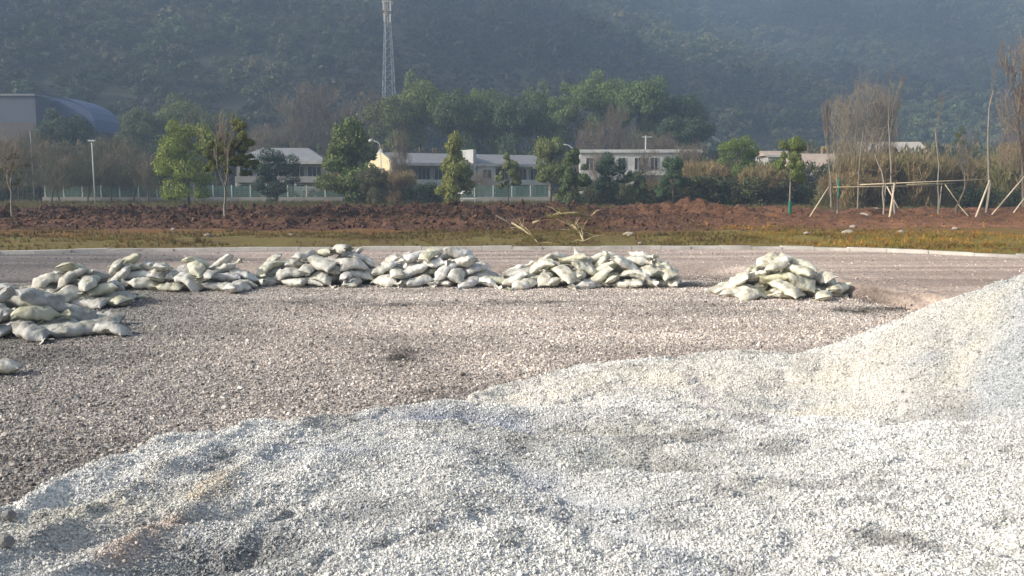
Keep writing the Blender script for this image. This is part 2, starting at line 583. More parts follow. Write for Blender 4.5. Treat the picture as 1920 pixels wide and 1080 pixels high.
rx = xs_spaced(70, 24, .15, 3)
tag(strip('gravel_bank', y_edge, y_top, rx, 14, bank_z, M['road'], lambda X, Y, t: road_tint(X, Y) * (1 - .50 * np.exp(-((t - .12) / .28) ** 2) * (.6 + fbm(X * .6, Y, 2, 333)))[..., None] * (1 - .6 * np.clip(gauss(X, Y, *ground(1312, 526), .9, .9) + gauss(X, Y, *ground(1640, 566), .9, .8), 0, 1))[..., None]), kind='structure')  # bank foot and two patches darkened: heap shadows painted into the tint


def road_z(X, Y, t):
    k = (Y - y_top(X))
    rut = -.03 * np.exp(-((k - 2.0) / .22) ** 2) - .03 * np.exp(-((k - 3.7) / .22) ** 2)
    ridge = .09 * sstep(-7.5, -12, X) * np.clip(fbm(X * .12, Y * 1.2, 2, 15) * 2.2, 0, 1)
    return ROAD_Z + .012 * fbm(X, Y * 3, 3, 12) + rut * sstep(0, 1.5, k) + ridge * sstep(0, .12, t) * sstep(1, .8, t)


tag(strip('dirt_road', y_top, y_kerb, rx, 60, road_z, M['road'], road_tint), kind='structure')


# kerb: pale concrete stones laid end to end
kb = MB(); kx = -45.0
while kx < 45:
    x0, x1 = kx + .008, kx + .992
    jt = random.uniform(-.025, .025); a0, a1 = float(y_kerb(x0)) + jt, float(y_kerb(x1)) + jt; zt = ROAD_Z + .105 + random.uniform(-.025, .015)
    vs = [(x0, a0, ROAD_Z - .1), (x1, a1, ROAD_Z - .1), (x1, a1 + .28, ROAD_Z - .1), (x0, a0 + .28, ROAD_Z - .1),
          (x0, a0 + .02, zt), (x1, a1 + .02, zt), (x1, a1 + .28, zt), (x0, a0 + .28, zt)]
    kb.add(vs, [(0, 3, 2, 1), (4, 5, 6, 7), (0, 1, 5, 4), (1, 2, 6, 5), (2, 3, 7, 6), (3, 0, 4, 7)])
    kx += 1.0
tag(kb.build('kerb', M['concrete']), kind='structure')


# verge and soil heap: one height function, two sheets
def ridge_top(X):
    n = .55 * fbm(X * .35 + 3, X * 0 + 1, 4, 81)
    base = np.interp(X, [-40, -22, -18, -12, -5, 2, 6, 11, 14, 15.5, 17, 19, 24, 45], [.5, .4, .45, .62, .72, .66, .55, 1.1, .65, .55, .5, .5, .5, .5])
    return np.clip(base + n * .45, .3, 3)


def earth_z(X, Y):
    k = Y - y_kerb(X)
    z = ROAD_Z + .08 + .10 * sstep(0, 3, k) + .22 * sstep(2, 14, k)
    z = z + .10 * fbm(X * .9, Y * .9, 3, 91) * sstep(.3, 2.5, k)
    rt = ridge_top(X)
    r = sstep(45.5, 54, Y) * (1 - .75 * sstep(55, 62, Y))
    z = z + np.clip(rt - .5, 0, 3) * r
    lump = fbm(X * 1.3, Y * 1.1, 5, 101, .6)
    tier = sstep(37.2, 39.5, Y) * np.interp(X, [8, 16], [1, .7])
    z = z + .30 * lump * tier + .22 * np.exp(-((Y - 39.5 - 1.5 * fbm(X * .15, X * 0, 2, 93)) / 1.6) ** 2) * tier * np.interp(X, [-30, 4, 12], [1, .8, .1])
    z = z + (.42 * lump) * sstep(44, 47.5, Y) * (1 - sstep(58, 61.8, Y)) * (.4 + .6 * r) * np.interp(X, [12, 18], [1, .55])
    z = z * (1 - sstep(60, 64, Y)) + .25 * sstep(60, 64, Y)
    return z


def verge_tint(X, Y, t=None):
    k = Y - y_kerb(X)
    w = sstep(-2, 12, X + 6 * fbm(X * .15, Y * .3, 3, 111))
    col = lerp3((1.35, 1.15, .8), (1.7, 1.45, .75), w)
    soil = sstep(5.0, 8.5, k + 5 * fbm(X * .2, Y * .5, 4, 121)) * np.interp(X, [8, 20], [1, .55])
    soil = np.clip(soil, 0, 1)[..., None]
    return col * (1 - soil) + np.array((1.5, .85, .62)) * soil


y_k2 = lambda x: y_kerb(x) + .28
y_s0 = lambda x: np.full_like(np.asarray(x, float), 36.6)
y_s1 = lambda x: np.full_like(np.asarray(x, float), 63.0)
vx = xs_spaced(90, 30, .16, 3)
tag(strip('grass_verge', y_k2, y_s0, vx, 70, lambda X, Y, t: earth_z(X, Y), M['verge'], verge_tint), kind='structure')


def soil_tint(X, Y, t=None):
    w = sstep(2, 16, X + 8 * fbm(X * .1, Y * .3, 3, 131))
    low = sstep(44, 38, Y) * .6
    a = lerp3((.85, .78, .76), (1.7, 1.45, 1.15), w)
    return a * (1 + .8 * low)[..., None]


tag(strip('soil_heap', y_s0, y_s1, vx, 170, lambda X, Y, t: earth_z(X, Y), M['soil'], soil_tint, smooth=False), kind='structure')


def hill_z(X, Y):
    Xp = X
    y0 = 176 + 14 * np.sin(Xp * .012 + 1) + 110 * sstep(-120, 260, Xp)
    d = np.clip(Y - y0, 0, None)
    z = (.30 + .08 * sstep(-120, 260, Xp)) * d * (1 + .15 * sstep(0, 300, d)) * sstep(-10, 60, d)
    z = z + sstep(30, 250, d) * (34 * fbm(Xp * .006 + 7, Y * .006, 3, 141) + 10 * fbm(Xp * .022, Y * .02, 2, 151))
    z = z + sstep(20, 200, d) * np.interp(Xp, [-400, -150, 0, 150, 400], [40, 12, -4, -14, -20])
    z = z * (1 - .0 * Y)
    cap = 330.0
    return np.where(z > cap * .8, cap * .8 + (z - cap * .8) * .2, z) + .2


mx = np.arange(-260, 260.1, 4)
tag(strip('meadow', y_s1, lambda x: np.full_like(x, 172.0), mx, 60, lambda X, Y, t: .25 + .25 * fbm(X * .1, Y * .1, 3, 161) * sstep(0, .05, t) * sstep(1, .95, t), M['meadow']), kind='structure')
hx = np.arange(-900, 901, 10.0)
tag(strip('forested_hill', lambda x: np.full_like(x, 172.0), lambda x: np.full_like(x, 1500.0), hx, 200,
          lambda X, Y, t: np.where(t <= 0, .25, hill_z(X, Y)), M['hillground']), kind='structure')

# ---------------------------------------------------------------- the white gravel pile in the foreground
A_PTS = [(-900, 1150, 4.0), (-300, 1015, 4.5), (0, 950, 5.0), (150, 888, 5.5), (300, 830, 6.0), (400, 808, 6.3), (500, 788, 6.5), (620, 778, 6.8), (700, 766, 7.0), (850, 752, 7.2),
         (1000, 768, 7.4), (1200, 775, 7.3), (1500, 790, 7.2), (1900, 800, 7.0), (2600, 800, 6.5)]
B_PTS = [(860, 746, 9.1), (900, 730, 9.3), (960, 713, 9.6), (1080, 690, 9.8), (1200, 680, 10.0), (1300, 668, 10.2), (1480, 661, 10.2), (1540, 648, 10.2), (1600, 628, 10.2), (1680, 592, 10.1),
         (1750, 562, 10.0), (1840, 535, 9.9), (1920, 508, 9.8), (2100, 470, 9.6), (2300, 460, 9.4), (2500, 500, 9.0), (2900, 640, 8.5), (3600, 800, 8)]


def crest_table(pts):
    az = []; dc = []; hc = []
    for px, py, d in pts:
        dx, dy, dz = ray(px, py); r = math.hypot(dx, dy)
        az.append(math.atan2(dx, dy)); dc.append(d); hc.append(CAM_H + dz / r * d)
    return np.array(az), np.array(dc), np.array(hc)


A_AZ, A_D, A_H = crest_table(A_PTS)
B_AZ, B_D, B_H = crest_table(B_PTS)
PILE_TOP = 0.92


def pile_z(x, y, detail=True):
    r = np.hypot(x, y); az = np.arctan2(x, y)
    da, ha = np.interp(az, A_AZ, A_D), np.interp(az, A_AZ, A_H)
    db, hb = np.interp(az, B_AZ, B_D), np.interp(az, B_AZ, B_H)
    s = np.clip(r / da, 0, 1)
    za = PILE_TOP * (1 - s ** 1.3) + ha * s ** 1.3
    over = np.clip(r - da, 0, None)
    za = za - .60 * np.sqrt(over ** 2 + .06) + .60 * .245 - .05 * np.exp(-(over / .15) ** 2) * 0
    far_r = sstep(.02, .22, az)                      # to the right the two mounds run into one another
    floor_v = np.interp(az, [-.1, -.03, .05, .2, .3, .55, .8], [-1, -.1, .28, .40, .40, .42, .3])
    floor_v = np.where(r < db + .2, floor_v, -1)
    over2 = np.clip(r - db, 0, None)
    under = np.clip(db - r, 0, None)
    slope = .19 + .25 * sstep(.20, .56, az + .10 * fbm(x * .6, y * .6, 2, 175)) + .03 * fbm(x * 1.2, y * 1.2, 2, 177)
    zb = hb - slope * np.sqrt(under ** 2 + .02) + slope * .14 - .60 * np.sqrt(over2 ** 2 + .05) + .60 * .22
    zb = np.where(az < B_AZ[0] - .07, -1, zb)
    edge = sstep(B_AZ[0] - .07, B_AZ[0] + .02, az)
    zb = zb * edge - 1 * (1 - edge)
    k = .12
    zb = zb - .03
    z = np.logaddexp(za / k, zb / k) * k
    z = np.logaddexp(z / k, (floor_v) / k) * k - .0
    # sides and back of the heap, outside the picture
    back = sstep(-1.0, -4.0, y) + sstep(-5.5, -8.5, x)
    z = z - 1.6 * np.clip(back, 0, 1)
    if detail:
        for (px, py, d, sx, sy, ang, a) in DENTS:
            hx_, hy_ = pile_hit(px, py)
            z = z - a * gauss(x, y, hx_, hy_, sx, sy, ang)
        m = sstep(-.1, .15, z)
        z = z + m * (.05 * fbm(x * 1.1, y * 1.1, 3, 171) + .03 * fbm(x * 2.6, y * 2.6, 4, 181) - .035 * np.clip(.12 - np.abs(fbm(x * 1.6 + 4, y * 1.6, 3, 187)), 0, 1) / .12)
        # raked grooves on the left shoulder, running away from the camera
        lf = sstep(-.6, -2.0, x)
        (ax, ay), (bx, by) = pile_hit(200, 1040), pile_hit(450, 872)
        gl = math.hypot(bx - ax, by - ay); u = ((x - ax) * (by - ay) - (y - ay) * (bx - ax)) / gl
        ph = u * 15 + 2.5 * fbm(x * .9, y * .9, 3, 191)
        z = z + lf * m * .028 * (1 - 2 * np.abs(np.sin(ph * .5)) ** .7) * sstep(8.0, 6.5, r)
        z = z + m * .014 * fbm(x * 11, y * 11, 2, 201)
    return z


HITS = {}


def pile_hit(px, py):
    """where the line of sight through a pixel of the photograph meets the heap"""
    if (px, py) not in HITS:
        dx, dy, dz = ray(px, py); t = np.arange(2.0, 14.0, .02)
        zz = pile_z(dx * t, dy * t, False); hit = np.nonzero(CAM_H + dz * t < zz)[0]
        k = t[hit[0]] if len(hit) else 8.0
        HITS[(px, py)] = (dx * k, dy * k)
    return HITS[(px, py)]


# pixel, pixel, distance, size, size, angle, depth
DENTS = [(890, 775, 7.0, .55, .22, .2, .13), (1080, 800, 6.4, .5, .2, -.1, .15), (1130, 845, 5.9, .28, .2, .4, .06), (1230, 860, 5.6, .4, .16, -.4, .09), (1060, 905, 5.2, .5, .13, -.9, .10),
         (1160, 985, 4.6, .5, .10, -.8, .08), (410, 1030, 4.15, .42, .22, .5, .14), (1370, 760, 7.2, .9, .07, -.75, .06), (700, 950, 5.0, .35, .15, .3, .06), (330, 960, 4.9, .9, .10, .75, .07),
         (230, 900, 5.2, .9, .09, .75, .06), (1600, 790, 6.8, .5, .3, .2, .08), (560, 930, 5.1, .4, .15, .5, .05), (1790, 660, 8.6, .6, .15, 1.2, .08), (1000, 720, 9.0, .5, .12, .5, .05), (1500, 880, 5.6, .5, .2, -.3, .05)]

STAINS_AND_SHADE = [  # pixel, pixel, distance, sizes, angle, colour, strength; some paint the shade of the valley and hollows
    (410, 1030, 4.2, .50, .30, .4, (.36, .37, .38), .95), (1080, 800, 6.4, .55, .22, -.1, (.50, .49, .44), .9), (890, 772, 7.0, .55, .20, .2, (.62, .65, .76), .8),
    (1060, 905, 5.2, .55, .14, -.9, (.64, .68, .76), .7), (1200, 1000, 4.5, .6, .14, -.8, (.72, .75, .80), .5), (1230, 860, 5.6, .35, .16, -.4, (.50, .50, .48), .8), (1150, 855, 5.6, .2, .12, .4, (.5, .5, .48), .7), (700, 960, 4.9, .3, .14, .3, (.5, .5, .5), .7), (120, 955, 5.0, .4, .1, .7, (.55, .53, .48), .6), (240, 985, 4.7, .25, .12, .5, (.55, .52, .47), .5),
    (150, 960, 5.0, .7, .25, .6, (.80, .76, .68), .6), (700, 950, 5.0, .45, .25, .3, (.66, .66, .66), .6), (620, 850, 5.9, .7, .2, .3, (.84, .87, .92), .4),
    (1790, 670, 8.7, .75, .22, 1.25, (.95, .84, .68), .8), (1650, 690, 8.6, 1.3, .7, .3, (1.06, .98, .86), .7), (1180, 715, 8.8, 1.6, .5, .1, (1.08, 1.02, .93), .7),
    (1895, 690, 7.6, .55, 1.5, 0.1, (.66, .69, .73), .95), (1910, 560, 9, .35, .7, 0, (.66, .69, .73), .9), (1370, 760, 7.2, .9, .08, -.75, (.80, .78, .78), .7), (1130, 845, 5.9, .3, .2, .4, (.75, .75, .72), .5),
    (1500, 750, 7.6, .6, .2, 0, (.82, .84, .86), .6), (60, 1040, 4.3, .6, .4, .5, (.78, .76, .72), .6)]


STREAKS = [((1860, 565), (1775, 700), .26, (.90, .855, .77), .55), ((1700, 610), (1640, 700), .07, (.84, .82, .78), .5), ((1820, 560), (1740, 660), .05, (.76, .75, .71), .5),
           ((212, 1038), (318, 962), .10, (.92, .70, .57), .6), ((330, 955), (400, 905), .05, (.95, .78, .64), .45), ((380, 925), (425, 872), .10, (.85, .74, .58), .6),
           ((300, 930), (420, 850), .05, (.55, .53, .49), .6), ((300, 985), (440, 900), .03, (.5, .48, .45), .6), ((1290, 700), (1440, 800), .07, (.72, .69, .70), .7),
           ((150, 960), (300, 870), .06, (.62, .59, .53), .6), ((1020, 880), (1300, 1060), .13, (.72, .75, .81), .5)]


def pile_tint(x, y):
    base = np.ones(np.shape(x) + (3,)) * np.array((1.02, 1.01, .985))
    n = fbm(x * .9, y * .9, 4, 211)
    lf = sstep(1.5, -3.0, np.asarray(x) + 1.5 * fbm(x * .5, y * .5, 2, 215))
    base = base * (1 + .30 * n - .06 * lf)[..., None]
    n2 = np.clip(fbm(x * 2.2 + 9, y * 2.2, 4, 221) * 2.6 - .35, 0, 1)
    base = base * (1 - .38 * n2)[..., None]
    n3 = np.clip(fbm(x * 5 + 2, y * 5, 3, 227) * 3 - .5, 0, 1)
    base = base * (1 - .3 * n3)[..., None]
    for (px, py, d, sx, sy, ang, c, a) in STAINS_AND_SHADE:
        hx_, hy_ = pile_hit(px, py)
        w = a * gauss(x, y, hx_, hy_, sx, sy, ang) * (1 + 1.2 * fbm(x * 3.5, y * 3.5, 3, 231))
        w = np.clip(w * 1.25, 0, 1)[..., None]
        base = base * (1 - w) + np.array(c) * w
    for (p, q, wd, c, a) in STREAKS:
        (ax, ay), (bx, by) = pile_hit(*p), pile_hit(*q)
        t = np.clip(((x - ax) * (bx - ax) + (y - ay) * (by - ay)) / ((bx - ax) ** 2 + (by - ay) ** 2), 0, 1)
        dd = np.hypot(x - ax - t * (bx - ax), y - ay - t * (by - ay)) + .08 * fbm(x * 4, y * 4, 3, 251)
        w = np.clip(a * np.exp(-(dd / wd) ** 2) * (1 + 1.3 * fbm(x * 7, y * 7, 2, 253)), 0, 1)[..., None]
        base = base * (1 - w) + np.array(c) * w
    return np.clip(base, .1, 1.25)


px_ = np.arange(-9, 13.01, .045); py_ = np.arange(-4.5, 13.01, .045)
X, Y = np.meshgrid(px_, py_)
Z = pile_z(X, Y)
inside = Z > -.12
idx = np.arange(X.size).reshape(X.shape)
q = np.stack([idx[:-1, :-1], idx[:-1, 1:], idx[1:, 1:], idx[1:, :-1]], -1).reshape(-1, 4)
keep = inside.ravel()[q].any(1)
q = q[keep]
used, inv = np.unique(q, return_inverse=True)
V = np.stack([X, Y, np.clip(Z, -.35, None)], -1).reshape(-1, 3)[used]
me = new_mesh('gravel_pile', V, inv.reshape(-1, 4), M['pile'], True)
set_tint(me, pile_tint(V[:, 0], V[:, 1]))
pile = link('gravel_pile', me)
tag(pile, 'long heap of loose white crushed gravel filling the foreground, highest at the right', 'gravel heap')


# ---------------------------------------------------------------- loose stones scattered over the heap and the field
def chip_mesh(name, seed, mat, flat=.7):
    import bmesh
    rg = np.random.default_rng(seed)
    p = rg.normal(size=(11, 3)); p /= np.linalg.norm(p, axis=1)[:, None]; p *= np.array((1, .8, flat)) * rg.uniform(.8, 1.1, (11, 1)) * .5
    bm = bmesh.new()
    for v in p: bm.verts.new(v)
    r = bmesh.ops.convex_hull(bm, input=bm.verts)
    bmesh.ops.delete(bm, geom=[e for e in r['geom_interior'] if isinstance(e, bmesh.types.BMVert)], context='VERTS')
    me = bpy.data.meshes.new(name); bm.to_mesh(me); bm.free(); me.materials.append(mat)
    return me


def scatter(name, pts, rots, scales, tints, protos, label=None, parent=None):
    """one 'stuff' object: points that carry a small collection of shapes as instances"""
    me = bpy.data.meshes.new(name)
    me.vertices.add(len(pts)); me.vertices.foreach_set('co', np.asarray(pts, np.float32).ravel())
    for nm, ty, d, key in (('rot', 'FLOAT_VECTOR', rots, 'vector'), ('tint', 'FLOAT_COLOR', np.c_[tints, np.ones(len(pts))], 'color')):
        a = me.attributes.new(nm, ty, 'POINT'); a.data.foreach_set(key, np.asarray(d, np.float32).ravel())
    scales = np.asarray(scales, np.float32)
    if scales.ndim == 1: scales = np.repeat(scales[:, None], 3, 1)
    a = me.attributes.new('scl', 'FLOAT_VECTOR', 'POINT'); a.data.foreach_set('vector', scales.ravel())
    o = link(name, me, parent)
    tag(o, label, kind='stuff')
    g = bpy.data.node_groups.new(name + '_nodes', 'GeometryNodeTree')
    g.interface.new_socket('Geometry', in_out='INPUT', socket_type='NodeSocketGeometry')
    g.interface.new_socket('Geometry', in_out='OUTPUT', socket_type='NodeSocketGeometry')
    gi = g.nodes.new('NodeGroupInput'); go = g.nodes.new('NodeGroupOutput')
    j = g.nodes.new('GeometryNodeGeometryToInstance')
    for pr in protos:
        oi = g.nodes.new('GeometryNodeObjectInfo'); oi.inputs['Object'].default_value = pr; oi.inputs['As Instance'].default_value = True
        g.links.new(oi.outputs['Geometry'], j.inputs[0])
    ip = g.nodes.new('GeometryNodeInstanceOnPoints')
    m2p = g.nodes.new('GeometryNodeMeshToPoints')
    g.links.new(gi.outputs[0], m2p.inputs[0])
    g.links.new(m2p.outputs[0], ip.inputs['Points'])
    # one prototype per instance: pick by index through a join of instances
    jg = g.nodes.new('GeometryNodeJoinGeometry')
    g.nodes.remove(j)
    for n in list(g.nodes):
        if n.bl_idname == 'GeometryNodeObjectInfo': g.links.new(n.outputs['Geometry'], jg.inputs[0])
    g.links.new(jg.outputs[0], ip.inputs['Instance'])
    ip.inputs['Pick Instance'].default_value = True
    rv = g.nodes.new('FunctionNodeRandomValue'); rv.data_type = 'INT'
    rv.inputs[4].default_value = 0; rv.inputs[5].default_value = len(protos) - 1
    g.links.new(rv.outputs[2], ip.inputs['Instance Index'])
    for nm, sock in (('rot', 'Rotation'), ('scl', 'Scale')):
        na = g.nodes.new('GeometryNodeInputNamedAttribute'); na.data_type = 'FLOAT_VECTOR'; na.inputs[0].default_value = nm
        g.links.new(na.outputs[0], ip.inputs[sock])
    g.links.new(ip.outputs[0], go.inputs[0])
    md = o.modifiers.new('scatter', 'NODES'); md.node_group = g
    return o


PROTO_POS = (0, -60, -30)


def proto(name, me):
    """a shape that only the scatters use; it lies buried far below the ground behind the camera"""
    o = bpy.data.objects.new(name, me)
    return o


def sector_points(n, r0, r1, half, power=1.0, rg=RNG):
    u = rg.random(n); r = (r0 ** power + u * (r1 ** power - r0 ** power)) ** (1 / power)
    a = rg.uniform(-half, half, n)
    return np.sin(a) * r, np.cos(a) * r


chips = [proto('chip', chip_mesh('chip', 30 + i, M['chip'])) for i in range(4)]
n = 400000
x, y = sector_points(n, 2.9, 11.0, .64, 1.15)
z = pile_z(x, y); k = z > -.02
x, y, z = x[k], y[k], z[k]
r = np.hypot(x, y)
s = RNG.lognormal(math.log(.0118), .42, len(x)) * (1 + .25 * sstep(5, 10, r))
s = np.clip(s, .006, .045)
# strays that rolled off the toe of the heap onto the grey gravel
n2_ = 60000
xs_, ys_ = sector_points(n2_, 4.5, 13.0, .62, 1.2)
zd = pile_z(xs_, ys_, False); kq = (zd < -.02) & (RNG.random(n2_) < .8 * np.exp((zd + .02) / .16))
xs_, ys_ = xs_[kq], ys_[kq]
x, y = np.r_[x, xs_], np.r_[y, ys_]; z = np.r_[z, field_h(xs_, ys_)]; s = np.r_[s, np.clip(RNG.lognormal(math.log(.017), .45, len(xs_)), .008, .06)]
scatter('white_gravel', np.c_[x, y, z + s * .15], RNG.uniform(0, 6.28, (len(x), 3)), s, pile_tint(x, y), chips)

n = 330000
pebs = [proto('pebble', chip_mesh('pebble', 50 + i, M['pebble'])) for i in range(4)]
x, y = sector_points(n, 5.5, 25.5, .64, 1.1)
k = (y < y_edge(x) + .6) & (pile_z(x, y, False) < .05)
x, y = x[k], y[k]
z = field_h(x, y) + sstep(0, 1.7, y - y_edge(x)) * ROAD_Z
s = np.clip(RNG.lognormal(math.log(.024), .42, len(x)), .010, .11)
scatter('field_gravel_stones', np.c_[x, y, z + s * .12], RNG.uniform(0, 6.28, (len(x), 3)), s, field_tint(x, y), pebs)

n = 22000
x, y = sector_points(n, 12, 34, .62, 1.6)
k = (y > y_edge(x) + .3) & (y < y_kerb(x) - .1)
x, y = x[k], y[k]; t = np.clip((y - y_edge(x)) / 1.7, 0, 1)
s = np.clip(RNG.lognormal(math.log(.03), .4, len(x)), .012, .12)
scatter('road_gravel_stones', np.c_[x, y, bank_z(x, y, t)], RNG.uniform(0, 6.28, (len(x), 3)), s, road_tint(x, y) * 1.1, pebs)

# earth clods on the soil heap
clods = [proto('clod', chip_mesh('clod', 70 + i, M['clod'], .8)) for i in range(3)]
n = 75000
x = RNG.uniform(-34, 36, n); y = RNG.uniform(36.5, 58, n)
k = RNG.random(n) < np.interp(y, [36.5, 38.5, 42, 47, 52, 58], [.1, .7, .45, .7, 1, .5]) * np.interp(x, [10, 18], [1, .45])
x, y = x[k], y[k]
s = np.clip(RNG.lognormal(math.log(.085), .6, len(x)), .03, .42) * np.interp(x, [3, 14], [1, .55])
scatter('earth_clods', np.c_[x, y, earth_z(x, y) + s * .1], RNG.uniform(0, 6.28, (len(x), 3)), s, soil_tint(x, y), clods)


# grass tufts
def tuft_mesh(seed, nb=14):
    rg = np.random.default_rng(seed); vs = []; fs = []
    for i in range(nb):
        a = rg.uniform(0, 6.28); bx, by = rg.normal(0, .12, 2); ln = rg.uniform(.5, 1); lean = rg.uniform(.1, .7)
        dx, dy = math.cos(a), math.sin(a); w = .05
        b = len(vs)
        vs += [(bx - dy * w, by + dx * w, 0), (bx + dy * w, by - dx * w, 0), (bx + dx * lean * ln, by + dy * lean * ln, ln)]
        fs.append((b, b + 1, b + 2))
    return new_mesh('tuft', vs, fs, M['grass'])


tufts = [proto('tuft', tuft_mesh(i)) for i in range(4)]
n = 60000
x = RNG.uniform(-30, 34, n); y = RNG.uniform(24, 47, n)
kk = y - y_kerb(x)
dens = sstep(.1, 1.0, kk) * np.clip(.75 + 2.2 * fbm(x * .35, y * .5, 4, 241), 0, 1) * (1 - .95 * sstep(5.2, 10, kk + 5 * fbm(x * .2, y * .5, 4, 121)))
k = (kk > .3) & (RNG.random(n) < dens)
x, y = x[k], y[k]
s = RNG.uniform(.05, .17, len(x)) * (1 + .6 * (RNG.random(len(x)) < .08))
gt = lerp3((1.1, .98, .85), (2.1, 1.6, .85), sstep(4, 14, x + 4 * fbm(x * .2, y * .3, 3, 113))) * (1 + 1.0 * fbm(x * .5, y * .8, 3, 117))[:, None]
scatter('verge_grass', np.c_[x, y, earth_z(x, y) - .01], np.c_[RNG.normal(0, .15, (len(x), 2)), RNG.uniform(0, 6.28, len(x))], s, gt, tufts)
n = 26000
x = RNG.uniform(-60, 60, n); y = RNG.uniform(58, 108, n)
k = np.abs(x) < y * .64
x, y = x[k], y[k]
s = RNG.uniform(.25, .7, len(x))
scatter('meadow_grass', np.c_[x, y, np.full(len(x), .2)], np.c_[RNG.normal(0, .15, (len(x), 2)), RNG.uniform(0, 6.28, len(x))], s, np.ones((len(x), 3)), tufts)
# ---------------------------------------------------------------- sandbags: dropped one by one onto a growing heap
bag_meshes = []
neck_meshes = []
for i, (bv, bf, nk) in enumerate(BAG_VARIANTS):
    bag_meshes.append(new_mesh('sandbag', bv, bf, M['bag'], True))
    neck_meshes.append(new_mesh('neck', nk[0], nk[1], M['bag'], True) if nk else None)


def bag_profile(v):
    V = BAG_VARIANTS[v][0]
    gx = np.linspace(-.34, .34, 15); gy = np.linspace(-.155, .155, 7)
    lo = np.zeros((15, 7)); hi = np.zeros((15, 7))
    for i, a in enumerate(gx):
        for j, b in enumerate(gy):
            d = (V[:, 0] - a) ** 2 + (V[:, 1] - b) ** 2
            near = V[np.argsort(d)[:10], 2]
            lo[i, j], hi[i, j] = near.min(), near.max()
    GX, GY = np.meshgrid(gx, gy, indexing='ij')
    return GX.ravel(), GY.ravel(), lo.ravel(), hi.ravel()


PROF = [bag_profile(v) for v in range(len(BAG_VARIANTS))]
CELL = .05


class HeapGrid:
    def __init__(s, cx, cy, w=9.0):
        s.x0, s.y0 = cx - w / 2, cy - w / 2; s.n = int(w / CELL); s.H = np.zeros((s.n, s.n))
        gx = s.x0 + (np.arange(s.n) + .5) * CELL; gy = s.y0 + (np.arange(s.n) + .5) * CELL
        s.H = bank_z(*np.meshgrid(gx, gy, indexing='ij'), np.clip((np.meshgrid(gx, gy, indexing='ij')[1] - y_edge(gx)[:, None]) / 1.7, 0, 1))

    def idx(s, x, y):
        return np.clip(((x - s.x0) / CELL).astype(int), 0, s.n - 1), np.clip(((y - s.y0) / CELL).astype(int), 0, s.n - 1)

    def fit(s, v, x, y, yaw, jit):
        gx, gy, lo, hi = PROF[v]
        c, sn = math.cos(yaw), math.sin(yaw)
        wx, wy = x + gx * c - gy * sn, y + gx * sn + gy * c
        h = s.H[s.idx(wx, wy)]
        A = np.c_[gx, gy, np.ones_like(gx)]
        (p, r, _), *_ = np.linalg.lstsq(A, h, rcond=None)
        p = np.clip(p + jit[0], -1.1, 1.1); r = np.clip(r + jit[1], -.9, .9)
        plane = p * gx + r * gy
        gap = h - plane - lo
        z = np.percentile(gap, 66)
        return p, r, z, (wx, wy, plane + z + hi, plane + z + lo)

    def put(s, w):
        for ox in (-.02, .02):
            for oy in (-.02, .02):
                i, j = s.idx(w[0] + ox, w[1] + oy)
                np.maximum.at(s.H, (i, j), w[2])


ALL_BAGS = []


def add_bag(v, x, y, yaw, p, r, z, heap):
    ez = Vector((-p * math.cos(yaw) + r * math.sin(yaw), -p * math.sin(yaw) - r * math.cos(yaw), 1)).normalized()
    ex = Vector((math.cos(yaw), math.sin(yaw), p)).normalized()
    ey = ez.cross(ex).normalized(); ex = ey.cross(ez)
    mtx = Matrix((ex, ey, ez)).transposed().to_4x4(); mtx.translation = (x, y, z)
    ALL_BAGS.append(dict(v=v, m=mtx, heap=heap))


def heap(name, Yc, depth, prof, seed, nmax, lean=0):
    """prof: (pixel x, pixel y of the outline) read at distance Yc"""
    xs = [at(px, py, Yc).x for px, py in prof]; zs = [max(0.0, at(px, py, Yc).z) for px, py in prof]
    cx = (xs[0] + xs[-1]) / 2
    g = HeapGrid(cx, Yc, 8.0)
    rg = np.random.default_rng(seed)
    def env(x, y):
        h = float(np.interp(x, xs, zs, left=-1, right=-1))
        d = abs(y - Yc) / depth
        return h * (1 - min(1, d) ** 1.5) - (0 if d <= 1 else 1) + .02
    miss = 0; cnt = 0; limit = .16
    while cnt < nmax and limit < 1.6:
        best = None
        for _ in range(26):
            x = rg.uniform(xs[0] + .30, xs[-1] - .30); y = Yc + rg.uniform(-depth, depth)
            dyaw = rg.choice([0, 1]); yaw = (rg.normal(0, .5) if dyaw else rg.uniform(0, 6.28))
            if rg.random() < .5: yaw += math.pi
            v = int(rg.integers(0, 8))
            p, r, z, w = g.fit(v, x, y, yaw, (rg.normal(0, .17), rg.normal(0, .18)))
            e = env(x, y)
            top = z + .09
            if top > max(e + .07, .16 if e > 0 else -1): continue
            if top > limit: continue
            if best is None or z < best[0]: best = (z, v, x, y, yaw, p, r, w)
        if best is None:
            limit += .03; continue
        z, v, x, y, yaw, p, r, w = best
        g.put(w); add_bag(v, x, y, yaw, p, r, z, name); cnt += 1
    print('HEAP', name, cnt, round(limit, 2), [round(z, 2) for z in zs])
    return cnt


